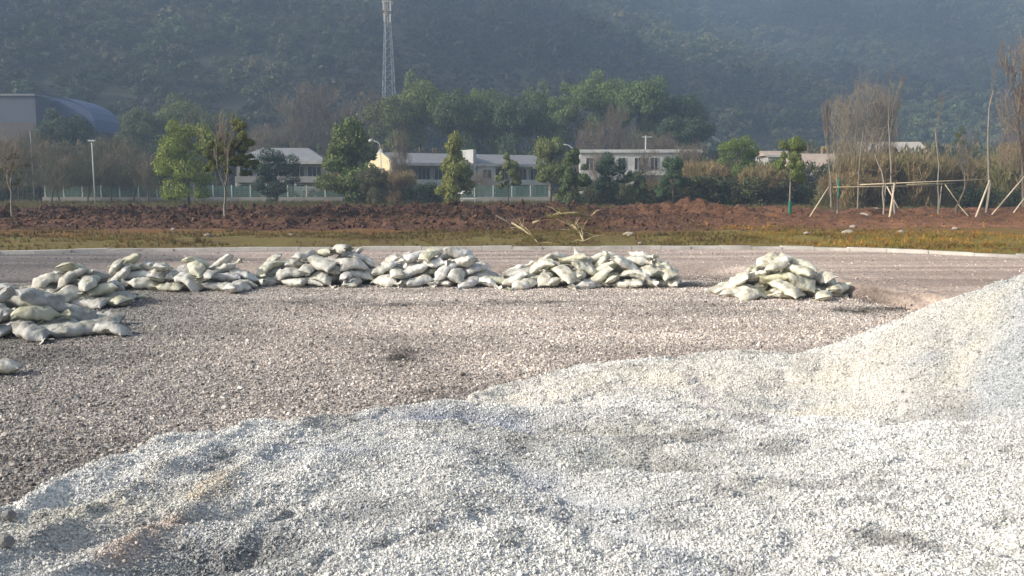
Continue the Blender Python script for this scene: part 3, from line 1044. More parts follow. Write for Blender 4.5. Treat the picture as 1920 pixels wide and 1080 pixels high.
HEAPS = [
    ('front', 15.0, 1.1, [(-110, 600), (-60, 575), (0, 560), (50, 556), (85, 560), (110, 580), (160, 598), (215, 640)], 1, 46),
    ('left', 18.3, .95, [(60, 560), (75, 520), (100, 503), (140, 497), (175, 508), (205, 530), (245, 558), (290, 580)], 2, 40),
    ('edge', 18.8, .7, [(-120, 545), (-60, 530), (0, 538), (30, 560), (50, 580)], 3, 12),
    ('second', 21.4, .85, [(205, 520), (222, 488), (260, 490), (320, 483), (350, 473), (400, 486), (430, 500), (460, 515), (490, 542)], 4, 42),
    ('third', 22.3, .85, [(480, 530), (498, 495), (520, 484), (560, 480), (595, 464), (625, 458), (655, 460), (680, 485), (703, 525)], 5, 48),
    ('fourth', 22.2, .8, [(698, 520), (708, 492), (740, 492), (790, 478), (820, 466), (855, 468), (880, 485), (910, 500), (938, 525)], 6, 42),
    ('fifth', 22.0, .8, [(940, 525), (955, 505), (990, 495), (1020, 480), (1045, 472), (1075, 466), (1105, 480), (1125, 480)], 7, 30),
    ('fifth_right', 22.0, .8, [(1100, 485), (1125, 470), (1160, 466), (1195, 478), (1230, 488), (1252, 500), (1275, 522)], 8, 30),
    ('right', 19.8, .9, [(1340, 548), (1370, 528), (1400, 508), (1430, 490), (1465, 481), (1500, 488), (1530, 512), (1560, 525), (1592, 545)], 9, 38),
]
for hp in HEAPS: heap(*hp)
# two bags lying apart
add_bag(0, *ground(-12, 706), .35, 0, 0, .125, 'lone_front')
add_bag(0, *ground(926, 536), .1, 0, 0, .12, 'lone_mid')
add_bag(3, *ground(205, 628), 2.9, .05, 0, .12, 'front')

HEAP_DESC = {
    'front': 'nearest heap on the left', 'left': 'heap just behind the nearest one', 'edge': 'small heap cut by the left edge',
    'second': 'low heap left of the highest one', 'third': 'highest heap below the cone tree', 'fourth': 'heap below the white parasol',
    'fifth': 'left half of the widest heap', 'fifth_right': 'right half of the widest heap', 'right': 'separate rightmost heap'}
ORD = 'first second third fourth fifth sixth seventh eighth ninth tenth eleventh twelfth thirteenth fourteenth fifteenth sixteenth seventeenth eighteenth nineteenth twentieth'.split()
HEAP_TONE = {'front': (.47, .468, .44), 'left': (.54, .535, .50), 'edge': (.46, .458, .43), 'second': (.58, .575, .545), 'third': (.57, .565, .54), 'fourth': (.66, .655, .625),
             'fifth': (.68, .67, .61), 'fifth_right': (.70, .69, .61), 'right': (.71, .69, .59), 'lone_front': (.60, .59, .54), 'lone_mid': (.6, .6, .56)}  # left heaps darker: soft shade painted into the sack colours
by = {}
for b in ALL_BAGS: by.setdefault(b['heap'], []).append(b)
rb = random.Random(4)
for hn, bags in by.items():
    for b in bags: b['label'] = None
    if hn == 'lone_front': bags[0]['label'] = 'single plump pale sandbag lying alone, cut by the left edge of the photo'; continue
    if hn == 'lone_mid': bags[0]['label'] = 'single small sandbag lying flat on gravel between two heaps'; continue
    d = HEAP_DESC[hn]
    P = np.array([b['m'].translation[:] for b in bags])
    bags[int(P[:, 2].argmax())]['label'] = f'topmost pale woven sandbag of the {d}'
    zc, yc = np.percentile(P[:, 2], (38, 72)), np.median(P[:, 1])
    tiers = {}
    for b, p in zip(bags, P):
        if b['label'] is None:
            t = 'foot' if p[2] < zc[0] else ('middle' if p[2] < zc[1] else 'top')
            tiers.setdefault(f'in {"front" if p[1] < yc else "rear"} {t} row' if t != 'top' else 'in top row', []).append((p[0], b))
    for t, lst in tiers.items():
        lst.sort(key=lambda q: q[0])
        for i, (_, b) in enumerate(lst):
            kind = 'tied' if neck_meshes[b['v']] else 'flat-ended'
            pos = 'leftmost' if i == 0 else ('rightmost' if i == len(lst) - 1 else ORD[min(i, 19)] + ' from left')
            b['label'] = f'{kind} sandbag, {pos} {t}, {d}'
for b in ALL_BAGS:
    o = link('sandbag', bag_meshes[b['v']])
    o.matrix_world = b['m']
    s = rb.uniform(.86, 1.08); o.scale = (s, s * rb.uniform(.94, 1.05), s)
    c = HEAP_TONE[b['heap']]; k = rb.uniform(.85, 1.08); yel = rb.random()
    tone = [c[0] * k, c[1] * k, c[2] * k * (.84 if yel < .10 else rb.uniform(.94, 1.04))]
    o.color = (*tone, 1)
    tag(o, b['label'], 'sandbag', 'woven sandbags dumped in heaps on the gravel')
    if neck_meshes[b['v']]:
        nk = link('neck', neck_meshes[b['v']], o); nk.color = (tone[0] * 1.1, tone[1] * 1.1, tone[2] * 1.05, 1)
# ---------------------------------------------------------------- trees
def fork(seed, h, spread=.5, depth=5, n0=3, r0=.09, up=.35, trunk=.3, twig_len=.33, nmax=2600, leader=False):
    """branch segments (p0, p1, r0, r1, level) of a leafless tree of height about h"""
    rg = random.Random(seed); segs = []
    def grow(p, d, ln, r, lv):
        if len(segs) > nmax: return
        n = 3 if lv < 2 else 2
        q = p; dd = d
        for i in range(n):
            dd = (dd + Vector((rg.gauss(0, .10), rg.gauss(0, .10), rg.gauss(0, .05) + up * .12))).normalized()
            q2 = q + dd * ln / n
            segs.append((q, q2, r * (1 - .28 * i / n), r * (1 - .28 * (i + 1) / n), lv))
            if 0 < lv < depth - 1 and rg.random() < .65: side(q2, dd, ln * .55, r * .45, lv + 1)
            q = q2
        if lv < depth:
            k = n0 if lv == 0 else 2
            if leader: grow(q, dd, ln * .75, r * .7, lv + 1)
            for _ in range(k): side(q, dd, ln * rg.uniform(.6, .85), r * .58, lv + 1)
    def side(q, d, ln, r, lv):
        a = Vector((rg.gauss(0, 1), rg.gauss(0, 1), rg.gauss(0, .5))).normalized()
        nd = (d + a * spread * rg.uniform(.7, 1.4) + Vector((0, 0, up))).normalized()
        grow(q, nd, ln, max(r, .0017 * h), lv)
    grow(Vector((0, 0, 0)), Vector((0, 0, 1)), h * trunk, r0, 0)
    top = max(s[1].z for s in segs); k = h / top
    return [(a * k, b * k, r1, r2, lv) for a, b, r1, r2, lv in segs]


def seg_mesh(name, segs, mat, n=3):
    A = np.array([s[0][:] for s in segs]); B = np.array([s[1][:] for s in segs]); ra = np.array([s[2] for s in segs]); rb_ = np.array([s[3] for s in segs])
    D = B - A; D /= np.linalg.norm(D, axis=1)[:, None] + 1e-9
    up = np.where(np.abs(D[:, 2:3]) > .9, np.array([[1., 0, 0]]), np.array([[0, 0, 1.]]))
    U = np.cross(D, up); U /= np.linalg.norm(U, axis=1)[:, None]; W = np.cross(D, U)
    vs = []
    for base, r in ((A, ra), (B + D * .01, rb_)):
        for k in range(n):
            t = 2 * math.pi * k / n
            vs.append(base + (U * math.cos(t) + W * math.sin(t)) * r[:, None])
    V = np.stack(vs, 1).reshape(-1, 3); m = np.arange(len(segs))[:, None] * 2 * n
    q = np.concatenate([m + np.array([[k, (k + 1) % n, n + (k + 1) % n, n + k]]) for k in range(n)])
    return new_mesh(name, V, q, mat, n > 4)


def crown_mesh(name, seed, kind='round', n=12000, leaf=.055, lobes=22, mat=None):
    """leaf-sized faces on many small lobes that fill a unit ellipsoid (radius 1, z from -1 to 1)"""
    rg = np.random.default_rng(seed)
    c = []; rr = []
    while len(c) < lobes:
        p = rg.uniform(-1, 1, 3); l = np.linalg.norm(p)
        if l > 1 or l < .25: continue
        zz = p[2]
        if kind == 'cone':
            w = (1 - zz) / 2 * .95 + .12
            if zz < -.7: w *= .75
        elif kind == 'column': w = .85 * (1 - abs(zz) ** 4) + .1
        elif kind == 'umbrella':
            w = 1.0; zz = .15 + .6 * abs(zz) * (1 - .5 * (p[0] ** 2 + p[1] ** 2)) if rg.random() < .7 else zz
        else: w = 1.0
        c.append((p[0] * w * .80, p[1] * w * .80, zz * .82)); rr.append(rg.uniform(.16, .34) * (.75 if kind in ('cone', 'column') else 1))
    c = np.array(c); rr = np.array(rr)
    wt = rr ** 2 / (rr ** 2).sum()
    k = rg.choice(len(c), n, p=wt)
    d = rg.normal(size=(n, 3)); d /= np.linalg.norm(d, axis=1)[:, None]
    low = d[:, 2] < -.3
    d[low, 2] *= .5
    rad = rr[k] * rg.uniform(.55, 1.12, n) ** .6
    rad = np.where(rg.random(n) < .06, rad * 1.3, rad)
    P = c[k] + d * rad[:, None] * np.array([1, 1, .8])
    nrm = d + rg.normal(0, .55, (n, 3)); nrm /= np.linalg.norm(nrm, axis=1)[:, None]
    t = np.cross(nrm, rg.normal(size=(n, 3))); t /= np.linalg.norm(t, axis=1)[:, None]; b = np.cross(nrm, t)
    s = (leaf * rg.uniform(.6, 1.35, n))[:, None]
    V = np.stack([P - t * s * .5, P + b * s * .3, P + t * s * .5, P - b * s * .3], 1).reshape(-1, 3)
    if kind == 'twig':
        up = (P - np.array([0, 0, -1.2])); up /= np.linalg.norm(up, axis=1)[:, None]; up += rg.normal(0, .6, (n, 3)); up /= np.linalg.norm(up, axis=1)[:, None]
        sd = np.cross(up, rg.normal(size=(n, 3))); sd /= np.linalg.norm(sd, axis=1)[:, None]
        ln = leaf * rg.uniform(1.2, 2.6, (n, 1)); wd = leaf * (.05 if n > 1500 else .11)
        V = np.stack([P - up * ln - sd * wd, P - up * ln + sd * wd, P + up * ln + sd * wd * .5, P + up * ln - sd * wd * .5], 1).reshape(-1, 3)
    hi = np.percentile(V, 99, axis=0); lo = np.percentile(V, 1, axis=0); V = (V - (hi + lo) / 2) / ((hi - lo) / 2)
    return new_mesh(name, V, np.arange(4 * n).reshape(-1, 4), mat or M['leaf'])


def limb_mesh(name, seed, n=9, mat=None):
    """unit limbs fanning from the crown's foot up into it"""
    rg = random.Random(seed); mb = MB()
    mb.tube([(0, 0, -1.15), (.02, 0, -.5), (-.02, .02, .1), (0, 0, .7)], [.055, .045, .03, .01], 5)
    for i in range(n):
        a = rg.uniform(0, 6.28); z0 = rg.uniform(-.9, .2); l = rg.uniform(.45, .8)
        mb.tube([(0, 0, z0), (math.cos(a) * l * .5, math.sin(a) * l * .5, z0 + .22), (math.cos(a) * l, math.sin(a) * l, z0 + .55)], [.03, .02, .006], 4)
    return new_mesh(name, mb.v, mb.f, mat or M['bark'])


CROWNS = {'round': [crown_mesh('crown', 301, 'round'), crown_mesh('crown', 302, 'round', lobes=28), crown_mesh('crown', 303, 'round', lobes=16)],
          'cone': [crown_mesh('crown', 311, 'cone', 14000, .06, 40), crown_mesh('crown', 312, 'cone', 12000, .062, 34)],
          'column': [crown_mesh('crown', 321, 'column', 10000, .08, 26), crown_mesh('crown', 322, 'column', 10000, .08, 22)],
          'umbrella': [crown_mesh('crown', 331, 'umbrella', 16000, .055, 34), crown_mesh('crown', 332, 'umbrella', 16000, .055, 40)],
          'twig': [crown_mesh('twigs', 361, 'twig', 2000, .075, 26), crown_mesh('twigs', 362, 'twig', 2000, .075, 34), crown_mesh('twigs', 363, 'column', 10, .09, 12)],
          'thin': [crown_mesh('crown', 341, 'round', 1500, .07, 14), crown_mesh('crown', 342, 'column', 900, .09, 12)]}
LIMBS = [limb_mesh('limbs', 351), limb_mesh('limbs', 352)]


TREE_GAIN = 1.7


def base_z(x, y):
    x = np.array([float(x)]); y = np.array([float(y)])
    if y < 63: return float(earth_z(x, y)[0])
    if y < 172: return .25
    return float(hill_z(x, y)[0])


def leafy(name, label, cat, l, r, top, bot, Y, kind, vi, col, base=None, group=None, lean=0, bark='bark', tx=None):
    """crown box in photo pixels (left, right, top, bottom) read at distance Y"""
    cx = at((l + r) / 2, 300, Y).x; zt, zb = at(0, top, Y).z, at(0, bot, Y).z
    w = abs(at(r, 300, Y).x - at(l, 300, Y).x) / 2 * 1.06; hh = (zt - zb) / 2 * 1.06; cz = (zt + zb) / 2
    bx = at(tx, 300, Y).x if tx else cx
    gz = base_z(bx, Y)
    root = link(name, None, loc=(bx, Y, gz))
    tag(root, label, cat, group)
    tr = MB(); rt = max(.05, hh * .035)
    dx = cx - bx
    tr.tube([(0, 0, -.1), (dx * .2, .02, (cz - gz) * .3), (dx * .7, 0, (cz - hh - gz) + .2 * hh if cz - hh - gz > .3 else (cz - gz) * .6), (dx, 0, cz - gz + .3 * hh)], [rt * 1.25, rt, rt * .8, rt * .3], 7)
    tr.build('trunk', M[bark], root, True)
    lm = link('limbs', LIMBS[vi % 2], root, loc=(dx, 0, cz - gz), scale=(w * .9, w * .9, hh * .9))
    cr = CROWNS[kind][vi % len(CROWNS[kind])]
    c = link('crown', cr, root, loc=(dx, 0, cz - gz), rot=(0, 0, (vi * 1.7 + l * .01) % 6.28), scale=(w, w, hh))
    c.color = (*[v * TREE_GAIN for v in col], 1)
    return root


def bare(name, label, cat, px, top, Y, seed, spread=.5, depth=5, r0=.09, up=.35, trunk=.3, group=None, mats=('bark_pale', 'twig'), nmax=2600, leader=False, n0=3, width=None, lean=0, fuzz=None):
    x = at(px, 300, Y).x; gz = base_z(x, Y); h = at(0, top, Y).z - gz
    root = link(name, None, loc=(x, Y, gz - .05), rot=(0, lean, 0)); tag(root, label, cat, group)
    segs = fork(seed, h, spread, depth, n0, r0, up, trunk, nmax=nmax, leader=leader)
    if width:
        ws = np.percentile([abs(s[1].x) for s in segs], 96); k = width / ws
        def sq(v): return Vector((v.x * k, v.y * k, v.z))
        segs = [(sq(a), sq(b), c, d, e) for a, b, c, d, e in segs]
    link('trunk', seg_mesh('trunk', [s for s in segs if s[4] <= 1], M[mats[0]], 6), root)
    tw = [s for s in segs if s[4] > 1]
    if tw: link('branches', seg_mesh('branches', tw, M[mats[1]], 3), root)
    if fuzz:
        c = link('twigs', CROWNS['twig'][seed % 2], root, loc=(0, 0, h * .62), rot=(0, 0, seed), scale=(width, width, h * .40)); c.color = (*fuzz, 1)
    return root


G_BR, G_MID, G_DK, G_YL, G_BL = (.10, .125, .035), (.065, .085, .035), (.035, .05, .028), (.16, .16, .05), (.05, .075, .045)
# --- young trees on the verge
t = bare('young_tree', 'young tree on red soil, leafy green crown with bare twigs at its top', 'tree', 418, 190, 47, 41, .42, 5, .07, .3, .34, width=1.15)
for k, (dx, dz, w, hh) in enumerate(((.75, 4.1, .85, 1.05), (-.15, 3.3, .75, .9), (1.0, 3.1, .7, .8))):
    c = link('leaf_cluster', CROWNS['column'][k % 2], t, loc=(dx, .1 * k, dz), rot=(0, 0, k), scale=(w, w, hh)); c.color = ((.20, .22, .065, 1), (.17, .20, .065, 1), (.16, .19, .06, 1))[k]
t = bare('young_tree', 'half bare young tree with sparse leaves on the red soil at the left edge', 'tree', 16, 235, 47, 42, .45, 5, .06, .3, .34, width=1.0)
for k, (dx, dz, w, hh) in enumerate(((.3, 2.6, .6, .8), (-.4, 2.2, .5, .6))):
    c = link('leaf_cluster', CROWNS['thin'][1], t, loc=(dx, .1 * k, dz), rot=(0, 0, k), scale=(w, w, hh)); c.color = (.12, .12, .055, 1)
leafy('young_tree', 'slim young tree with its trunk foot wrapped in green, left of the wooden stakes', 'tree', 1455, 1512, 262, 338, 50, 'round', 2, (.11, .14, .05), tx=1484, bark='bark_pale')
x = at(1484, 300, 50).x
w_ = MB().tube([(x, 50, base_z(x, 50) - .05), (x + .01, 50, base_z(x, 50) + .95)], [.10, .085], 10).build('trunk_wrap', M['wrap'], None)
par = [o for o in bpy.data.objects if o.get('label', '').startswith('slim young tree with its trunk foot')][0]
w_.parent = par; w_.matrix_parent_inverse = Matrix.Translation(-par.location)

# --- planted row before the houses
ROW = [('broad bright green tree with sunlit left side, left of the half bare young tree', 300, 402, 238, 368, 84, 'round', 0, (.13, .16, .035)),
       ('dark bushy evergreen in front of the leftmost grey roofed house', 478, 556, 284, 374, 98, 'round', 1, (.035, .055, .04)),
       ('tall cone shaped green tree between the two grey roofed houses', 606, 706, 234, 372, 92, 'cone', 0, (.075, .10, .035)),
       ('narrow yellowish column tree in front of the long house wall', 826, 884, 260, 374, 86, 'cone', 1, (.14, .15, .045)),
       ('thin small light green tree before the long grey roof', 932, 974, 292, 350, 90, 'column', 1, (.12, .135, .06)),
       ('olive green leafy tree rising behind the dark oval tree', 998, 1068, 264, 372, 96, 'round', 2, (.10, .12, .045)),
       ('dark oval tree with its trunk foot showing, left of the white house', 1046, 1106, 284, 376, 82, 'column', 0, (.06, .085, .035)),
       ('round dark blue-green tree in front of the white house', 1115, 1170, 292, 368, 84, 'round', 1, (.035, .06, .04)),
       ('smallest round green shrub tree in front of the white house', 1174, 1212, 322, 374, 84, 'round', 0, (.06, .08, .04)),
       ('dark round tree at the right end of the white house', 1236, 1290, 298, 366, 82, 'round', 2, (.045, .075, .04)),
       ('bright topped round tree among brush right of the white house', 1348, 1416, 260, 334, 92, 'round', 1, (.10, .14, .035))]
for (lb, l, r, tp, bt, Y, kd, vi, col) in ROW:
    leafy('planted_tree', lb, 'tree', l, r, tp, bt, Y, kd, vi, col, group='row of planted trees before the houses')
leafy('evergreen_shrub', 'olive brown bush at the foot of the cone shaped tree', 'bush', 672, 732, 318, 380, 88, 'round', 0, (.075, .075, .045))
leafy('evergreen_shrub', 'low dark green bush in front of the long house', 'bush', 760, 826, 345, 386, 90, 'round', 1, (.035, .055, .035))

# --- tall evergreen trees behind the houses
BIG = [('leftmost tall evergreen of the grove, beside the bare brown trees', 690, 790, 188, 300, 160, (.085, .10, .04)), ('tall round crowned evergreen right beside the pylon', 738, 838, 154, 290, 168, (.095, .12, .04)),
       ('broad dark evergreen right of the pylon', 815, 905, 182, 300, 160, (.06, .085, .04)), ('evergreen with pale crown top in the middle of the grove', 860, 950, 176, 300, 166, (.085, .115, .045)),
       ('dark low evergreen right of the middle of the grove', 925, 1010, 186, 305, 158, (.05, .075, .04)), ('pale green topped evergreen left of the bare trunks', 965, 1050, 174, 300, 166, (.08, .115, .05)),
       ('evergreen with twin crowns above the bare trunks', 1035, 1125, 162, 262, 160, (.085, .12, .05)), ('tallest evergreen of the grove, above the white house', 1085, 1180, 148, 250, 168, (.085, .12, .045)),
       ('wide dense evergreen above the white house', 1150, 1245, 158, 280, 160, (.075, .11, .045)), ('dark evergreen at the right end of the grove', 1215, 1312, 182, 300, 164, (.04, .065, .04)),
       ('low dark evergreen below the right end of the grove', 1240, 1330, 225, 300, 150, (.035, .055, .035)),
       ('sunlit green tree on the foot of the hill, right of the blue roof', 290, 395, 192, 300, 168, (.09, .11, .045)), ('grey green tree next to the blue roof', 225, 310, 212, 310, 160, (.07, .085, .045)),
       ('dark evergreen in front of the blue roof', 78, 170, 216, 300, 150, (.035, .055, .035)), ('green tree behind the half bare young tree', 385, 470, 215, 300, 165, (.065, .08, .04))]
for i, (lb, l, r, tp, bt, Y, col) in enumerate(BIG):
    leafy('evergreen_tree', lb, 'tree', l, r, tp, bt, Y, 'umbrella' if i % 3 else 'round', i, col, group='tall evergreen trees behind the houses')

# --- leafless trees
BARE_BG = [(1125, 285, 112, 22, 'small bare tree directly in front of the left part of the white house'), (1222, 280, 112, 24, 'bare twiggy tree in front of the middle of the white house'), (1290, 272, 112, 24, 'bare twiggy tree at the right corner of the white house'),
           (905, 318, 106, 22, 'low bare tree between the yellowish column tree and the thin small tree'), (590, 158, 175, 62, 'grey brown leafless tree of rounded outline behind the leftmost house'), (545, 190, 170, 40, 'lower leafless tree left of the rounded grey brown one'), (640, 205, 172, 45, 'leafless tree directly above the cone shaped tree'),
           (690, 172, 175, 50, 'brown leafless tree at the foot of the pylon'), (500, 235, 150, 40, 'dark leafless tree left behind the leftmost grey roof'), (1105, 225, 140, 30, 'bare multi-stemmed tree above the left end of the white house'),
           (1150, 200, 142, 34, 'bare tree with pale stems above the white house'), (1190, 235, 140, 28, 'small bare tree beside the white roof pole'), (1240, 250, 138, 36, 'reddish brown bare tree above the right end of the white house'),
           (757, 240, 112, 14, 'thin dark bare tree in front of the long grey roof'), (742, 285, 108, 12, 'short thin bare tree left of the dark bare tree'), (1300, 268, 120, 30, 'bare brown tree right of the white house')]
for i, (px, tp, Y, hw, lb) in enumerate(BARE_BG):
    bare('leafless_tree', lb, 'bare tree', px, tp, Y, 400 + i, .55, 6, .16 if Y > 130 else .1, .25, .24, 'leafless trees around the houses', ('bark', 'twig'), 1500, width=hw * Y / F, fuzz=[(.20, .155, .12), (.15, .12, .10), (.18, .15, .12)][i % 3])
for i, (px, tp, Y, hw) in enumerate([(30, 262, 95, 45), (90, 285, 92, 40), (110, 262, 100, 45), (160, 275, 96, 38), (205, 255, 100, 40), (245, 262, 98, 34), (60, 245, 110, 40), (275, 290, 95, 24)]):
    bare('leafless_tree', ['brownish bare tree at the left edge behind the young tree', 'low bare tree left of the leftmost lamp pole', 'bare tree just left of the leftmost lamp pole', 'bare tree touching the leftmost lamp pole',
                           'tallest bare tree right of the leftmost lamp pole', 'round bare tree second right of the leftmost lamp pole', 'bare tree below the grey end of the warehouse', 'small dark bare tree left of the bright green tree'][i],
         'bare tree', px, tp, Y, 430 + i, .6, 6, .09, .2, .2, 'leafless trees on the left', ('bark', 'twig'), 1500, width=hw * Y / F, fuzz=(.125, .12, .085))
# right hand side: tall thin saplings and one big pale tree
bare('leafless_tree', 'big pale leafless tree with orange tinted twigs, left behind the wooden frame', 'bare tree', 1608, 152, 85, 451, .42, 6, .13, .4, .28, None, ('stake', 'bark_pale'), 2600, width=56 * 85 / F, fuzz=(.30, .255, .20))
bare('leafless_tree', 'slender leafless tree left of the big pale one', 'bare tree', 1563, 178, 72, 452, .3, 5, .07, .5, .3, None, ('bark_pale', 'twig'), 600, leader=True, width=18 * 72 / F)
bare('leafless_tree', 'brownish leafless tree between the tall poles behind the frame', 'bare tree', 1655, 160, 95, 453, .4, 6, .09, .5, .3, None, ('bark', 'twig'), 1400, width=26 * 95 / F, fuzz=(.20, .16, .13))
bare('leafless_tree', 'brown leafless tree reaching in from the right edge', 'bare tree', 1925, 58, 60, 454, .45, 6, .12, .4, .25, None, ('bark', 'twig'), 2200, width=50 * 60 / F, fuzz=(.26, .20, .16))
SAP = [(1683, 96, 50, .055, 'tallest thin sapling in the middle of the wooden frame'), (1855, 72, 50, .06, 'tallest thin sapling at the right end of the wooden frame'), (1765, 170, 51, .05, 'thin sapling between the two tallest ones'),
       (1662, 250, 49, .05, 'thin straight sapling just left of the tallest one in the frame'), (1575, 205, 50, .055, 'dark stemmed sapling at the left end of the wooden frame'), (1612, 205, 56, .045, 'very thin sapling behind the left part of the frame')]
for i, (px, tp, Y, r0, lb) in enumerate(SAP):
    bare('sapling', lb, 'sapling', px, tp, Y, 460 + i, .22, 4, r0 * 1.1, .8, .8, 'tall thin saplings tied to the wooden frame', ('bark_pale', 'twig'), 46, leader=True, n0=1, width=.36)
t = bare('leafless_tree', 'many-stemmed straw coloured young tree with dark trunk inside the wooden frame', 'bare tree', 1797, 232, 52, 470, .35, 6, .09, .6, .25, None, ('bark', 'bark_pale'), 1800, width=1.0)
c = link('leaf_cluster', CROWNS['thin'][0], t, loc=(0, 0, 4.7), scale=(.32, .32, .5)); c.color = (.12, .15, .04, 1)
x = at(1575, 300, 50).x; g0 = base_z(x, 50)
o = [o for o in bpy.data.objects if o.get('label', '').startswith('dark stemmed sapling')][0]
w2 = MB().tube([(x, 50, g0 + 1.0), (x + .02, 50, g0 + 2.1)], [.06, .055], 10).build('trunk_wrap', M['wrap'], o); w2.matrix_parent_inverse = Matrix.Translation(-o.location)


# --- wooden support frame and stakes
def stick(name, a, b, r, mat, parent=None, label=None, cat=None, group=None):
    mb = MB(); a, b = Vector(a), Vector(b); m = (a + b) / 2 + Vector((random.uniform(-1, 1), 0, random.uniform(-1, 1))) * r * .6
    mb.tube([a, m, b], [r, r * .95, r * .85], 7); o = mb.build(name, M[mat], parent, True)
    return tag(o, label, cat, group)


def foot(px, Y, up=0.0): x = at(px, 300, Y).x; return Vector((x, Y, base_z(x, Y) - .08))


fr = link('support_frame', None, loc=(0, 0, 0)); tag(fr, 'long frame of weathered horizontal poles tied across the tall saplings', 'tree support')
stick('rail', at(1562, 351, 49.8), at(1766, 348, 49.8), .035, 'bamboo', fr)
stick('rail', at(1612, 346.5, 50.3), at(1850, 336.5, 49.8), .035, 'stake', fr)
stick('rail', at(1700, 346, 49.7), at(1790, 344, 49.7), .03, 'bamboo', fr)
for px, Y in ((1660, 49.4), (1856, 49.5), (1765, 50.4)): stick('post', foot(px, Y), at(px + 1, 343, Y), .035, 'bark_pale', fr)
stick('brace', at(1663, 350, 49.2), at(1684, 390, 48.6), .035, 'stake', fr)
stick('brace', at(1772, 346, 49.6), at(1800, 385, 49.0), .03, 'bamboo', fr)
stick('brace', at(1797, 384, 49.2), at(1822, 412, 48.0), .03, 'bamboo', fr)
for (p0, Y0, p1, y1, Y1, r, lb) in [(1518, 47.5, 1554, 350, 48.5, .04, 'pale leaning stake left of the wooden frame'), (1673, 47.5, 1677, 344, 48.9, .06, 'thick upright peeled stake in the middle of the frame'),
                                    (1834, 47.5, 1856, 338, 48.8, .055, 'white leaning stake at the right end of the frame'), (1864, 49.5, 1925, 326, 50.5, .045, 'long leaning stake near the right edge'),
                                    (1902, 49.5, 1930, 360, 50.5, .04, 'short leaning stake cut by the right edge')]:
    stick('stake', foot(p0, Y0), at(p1, y1, Y1), r, 'stake', None, lb, 'stake', 'wooden stakes propping the saplings')

# --- brush and hedges (too tangled to count)
def brush(name, label, boxes, mat_cols, seed, kind='stuff'):
    rg = np.random.default_rng(seed); P = []; S = []; T = []
    for (l, r, tp, Y, n) in boxes:
        for _ in range(n):
            px = rg.uniform(l, r); yy = Y + rg.uniform(-4, 4); x = at(px, 300, yy).x
            ht = max(.5, (at(0, tp + rg.uniform(-4, 14), yy).z - .25) / 2)
            P.append((x, yy, .25 + ht * .9)); w = min(ht, 1.6) * rg.uniform(.7, 1.1); S.append((w, w, ht))
    return P, S


def brush_scatter(name, label, boxes, cols, seed, leaf=.13, nq=420):
    P, S = brush(name, label, boxes, cols, seed)
    rg = np.random.default_rng(seed)
    kd = 'twig' if name == 'brown_brush' else 'round'
    protos = []
    m = foliage_mat(name + '_leaf', cols)
    for i in range(3): protos.append(proto('brush_clump', crown_mesh('brush_clump', seed + i, kd, nq, leaf, 10, m)))
    return scatter(name, P, np.c_[np.zeros((len(P), 2)), rg.uniform(0, 6.28, len(P))], S, np.ones((len(P), 3)), protos, label)


BR = [(.27, .215, .12), (.21, .175, .10), (.31, .24, .13), (.20, .19, .09)]
GN = [(.08, .10, .05), (.10, .115, .055), (.12, .12, .06), (.07, .085, .05)]
brush_scatter('brown_brush', None, [(1600, 1760, 282, 82, 60), (1740, 1940, 290, 88, 80), (1560, 1640, 320, 78, 20), (1880, 2000, 270, 80, 30), (1290, 1350, 300, 92, 22), (1395, 1470, 305, 88, 26), (620, 760, 318, 104, 20), (1100, 1300, 335, 100, 24)], BR + [(.22, .16, .09)], 500, .12, 900)
brush_scatter('green_brush', None, [(1060, 1300, 345, 88, 60), (1290, 1480, 330, 86, 60), (1480, 1600, 345, 90, 30), (-60, 300, 305, 112, 130), (1300, 1520, 290, 120, 40), (1440, 1560, 300, 105, 18)], GN, 510, .12, 600)
brush_scatter('dark_hedge', None, [(1800, 1866, 352, 74, 16), (1885, 1945, 352, 72, 12), (470, 700, 355, 108, 40), (700, 960, 362, 108, 50), (300, 480, 350, 108, 40)], [(.02, .03, .018), (.03, .045, .025), (.03, .04, .028)], 520, .12, 500)
brush_scatter('hill_foot_trees', None, [(-200, 500, 262, 170, 90), (400, 760, 262, 172, 60), (1200, 1600, 275, 168, 70), (1500, 2200, 262, 170, 110), (-200, 220, 262, 130, 40), (1560, 2100, 272, 130, 40), (600, 1300, 272, 172, 60)], GN + BR, 530, .15, 500)

# --- forest on the hill
n = 60000
hxr = RNG.uniform(-720, 720, n); hyr = 172 + 900 * RNG.random(n) ** .8
k = (np.abs(hxr) < hyr * .64 + 25) & (hyr > 180 + 100 * sstep(-120, 260, hxr))
hxr, hyr = hxr[k], hyr[k]
tone = fbm(hxr * .012, hyr * .012, 3, 601)
fs = np.clip(RNG.lognormal(math.log(3.2), .32, len(hxr)), 1.4, 7) * np.interp(hyr, [172, 600, 900], [.95, 1.3, 1.9])
ftrees = [proto('forest_crown', crown_mesh('forest_crown', 610 + i, 'round', 420, .18, 9, M['hill_leaf'])) for i in range(5)]
scatter('hill_forest', np.c_[hxr, hyr, hill_z(hxr, hyr) + fs * .55], np.c_[np.zeros((len(hxr), 2)), RNG.uniform(0, 6.28, len(hxr))], np.c_[fs, fs, fs * RNG.uniform(.8, 1.25, len(hxr))], (np.array((1, 1, .95)) * (1 + 2.2 * tone + .5 * fbm(hxr * .04, hyr * .04, 2, 603))[:, None]).clip(.35, 2), ftrees)


# ---------------------------------------------------------------- buildings
WIN_CACHE = {}


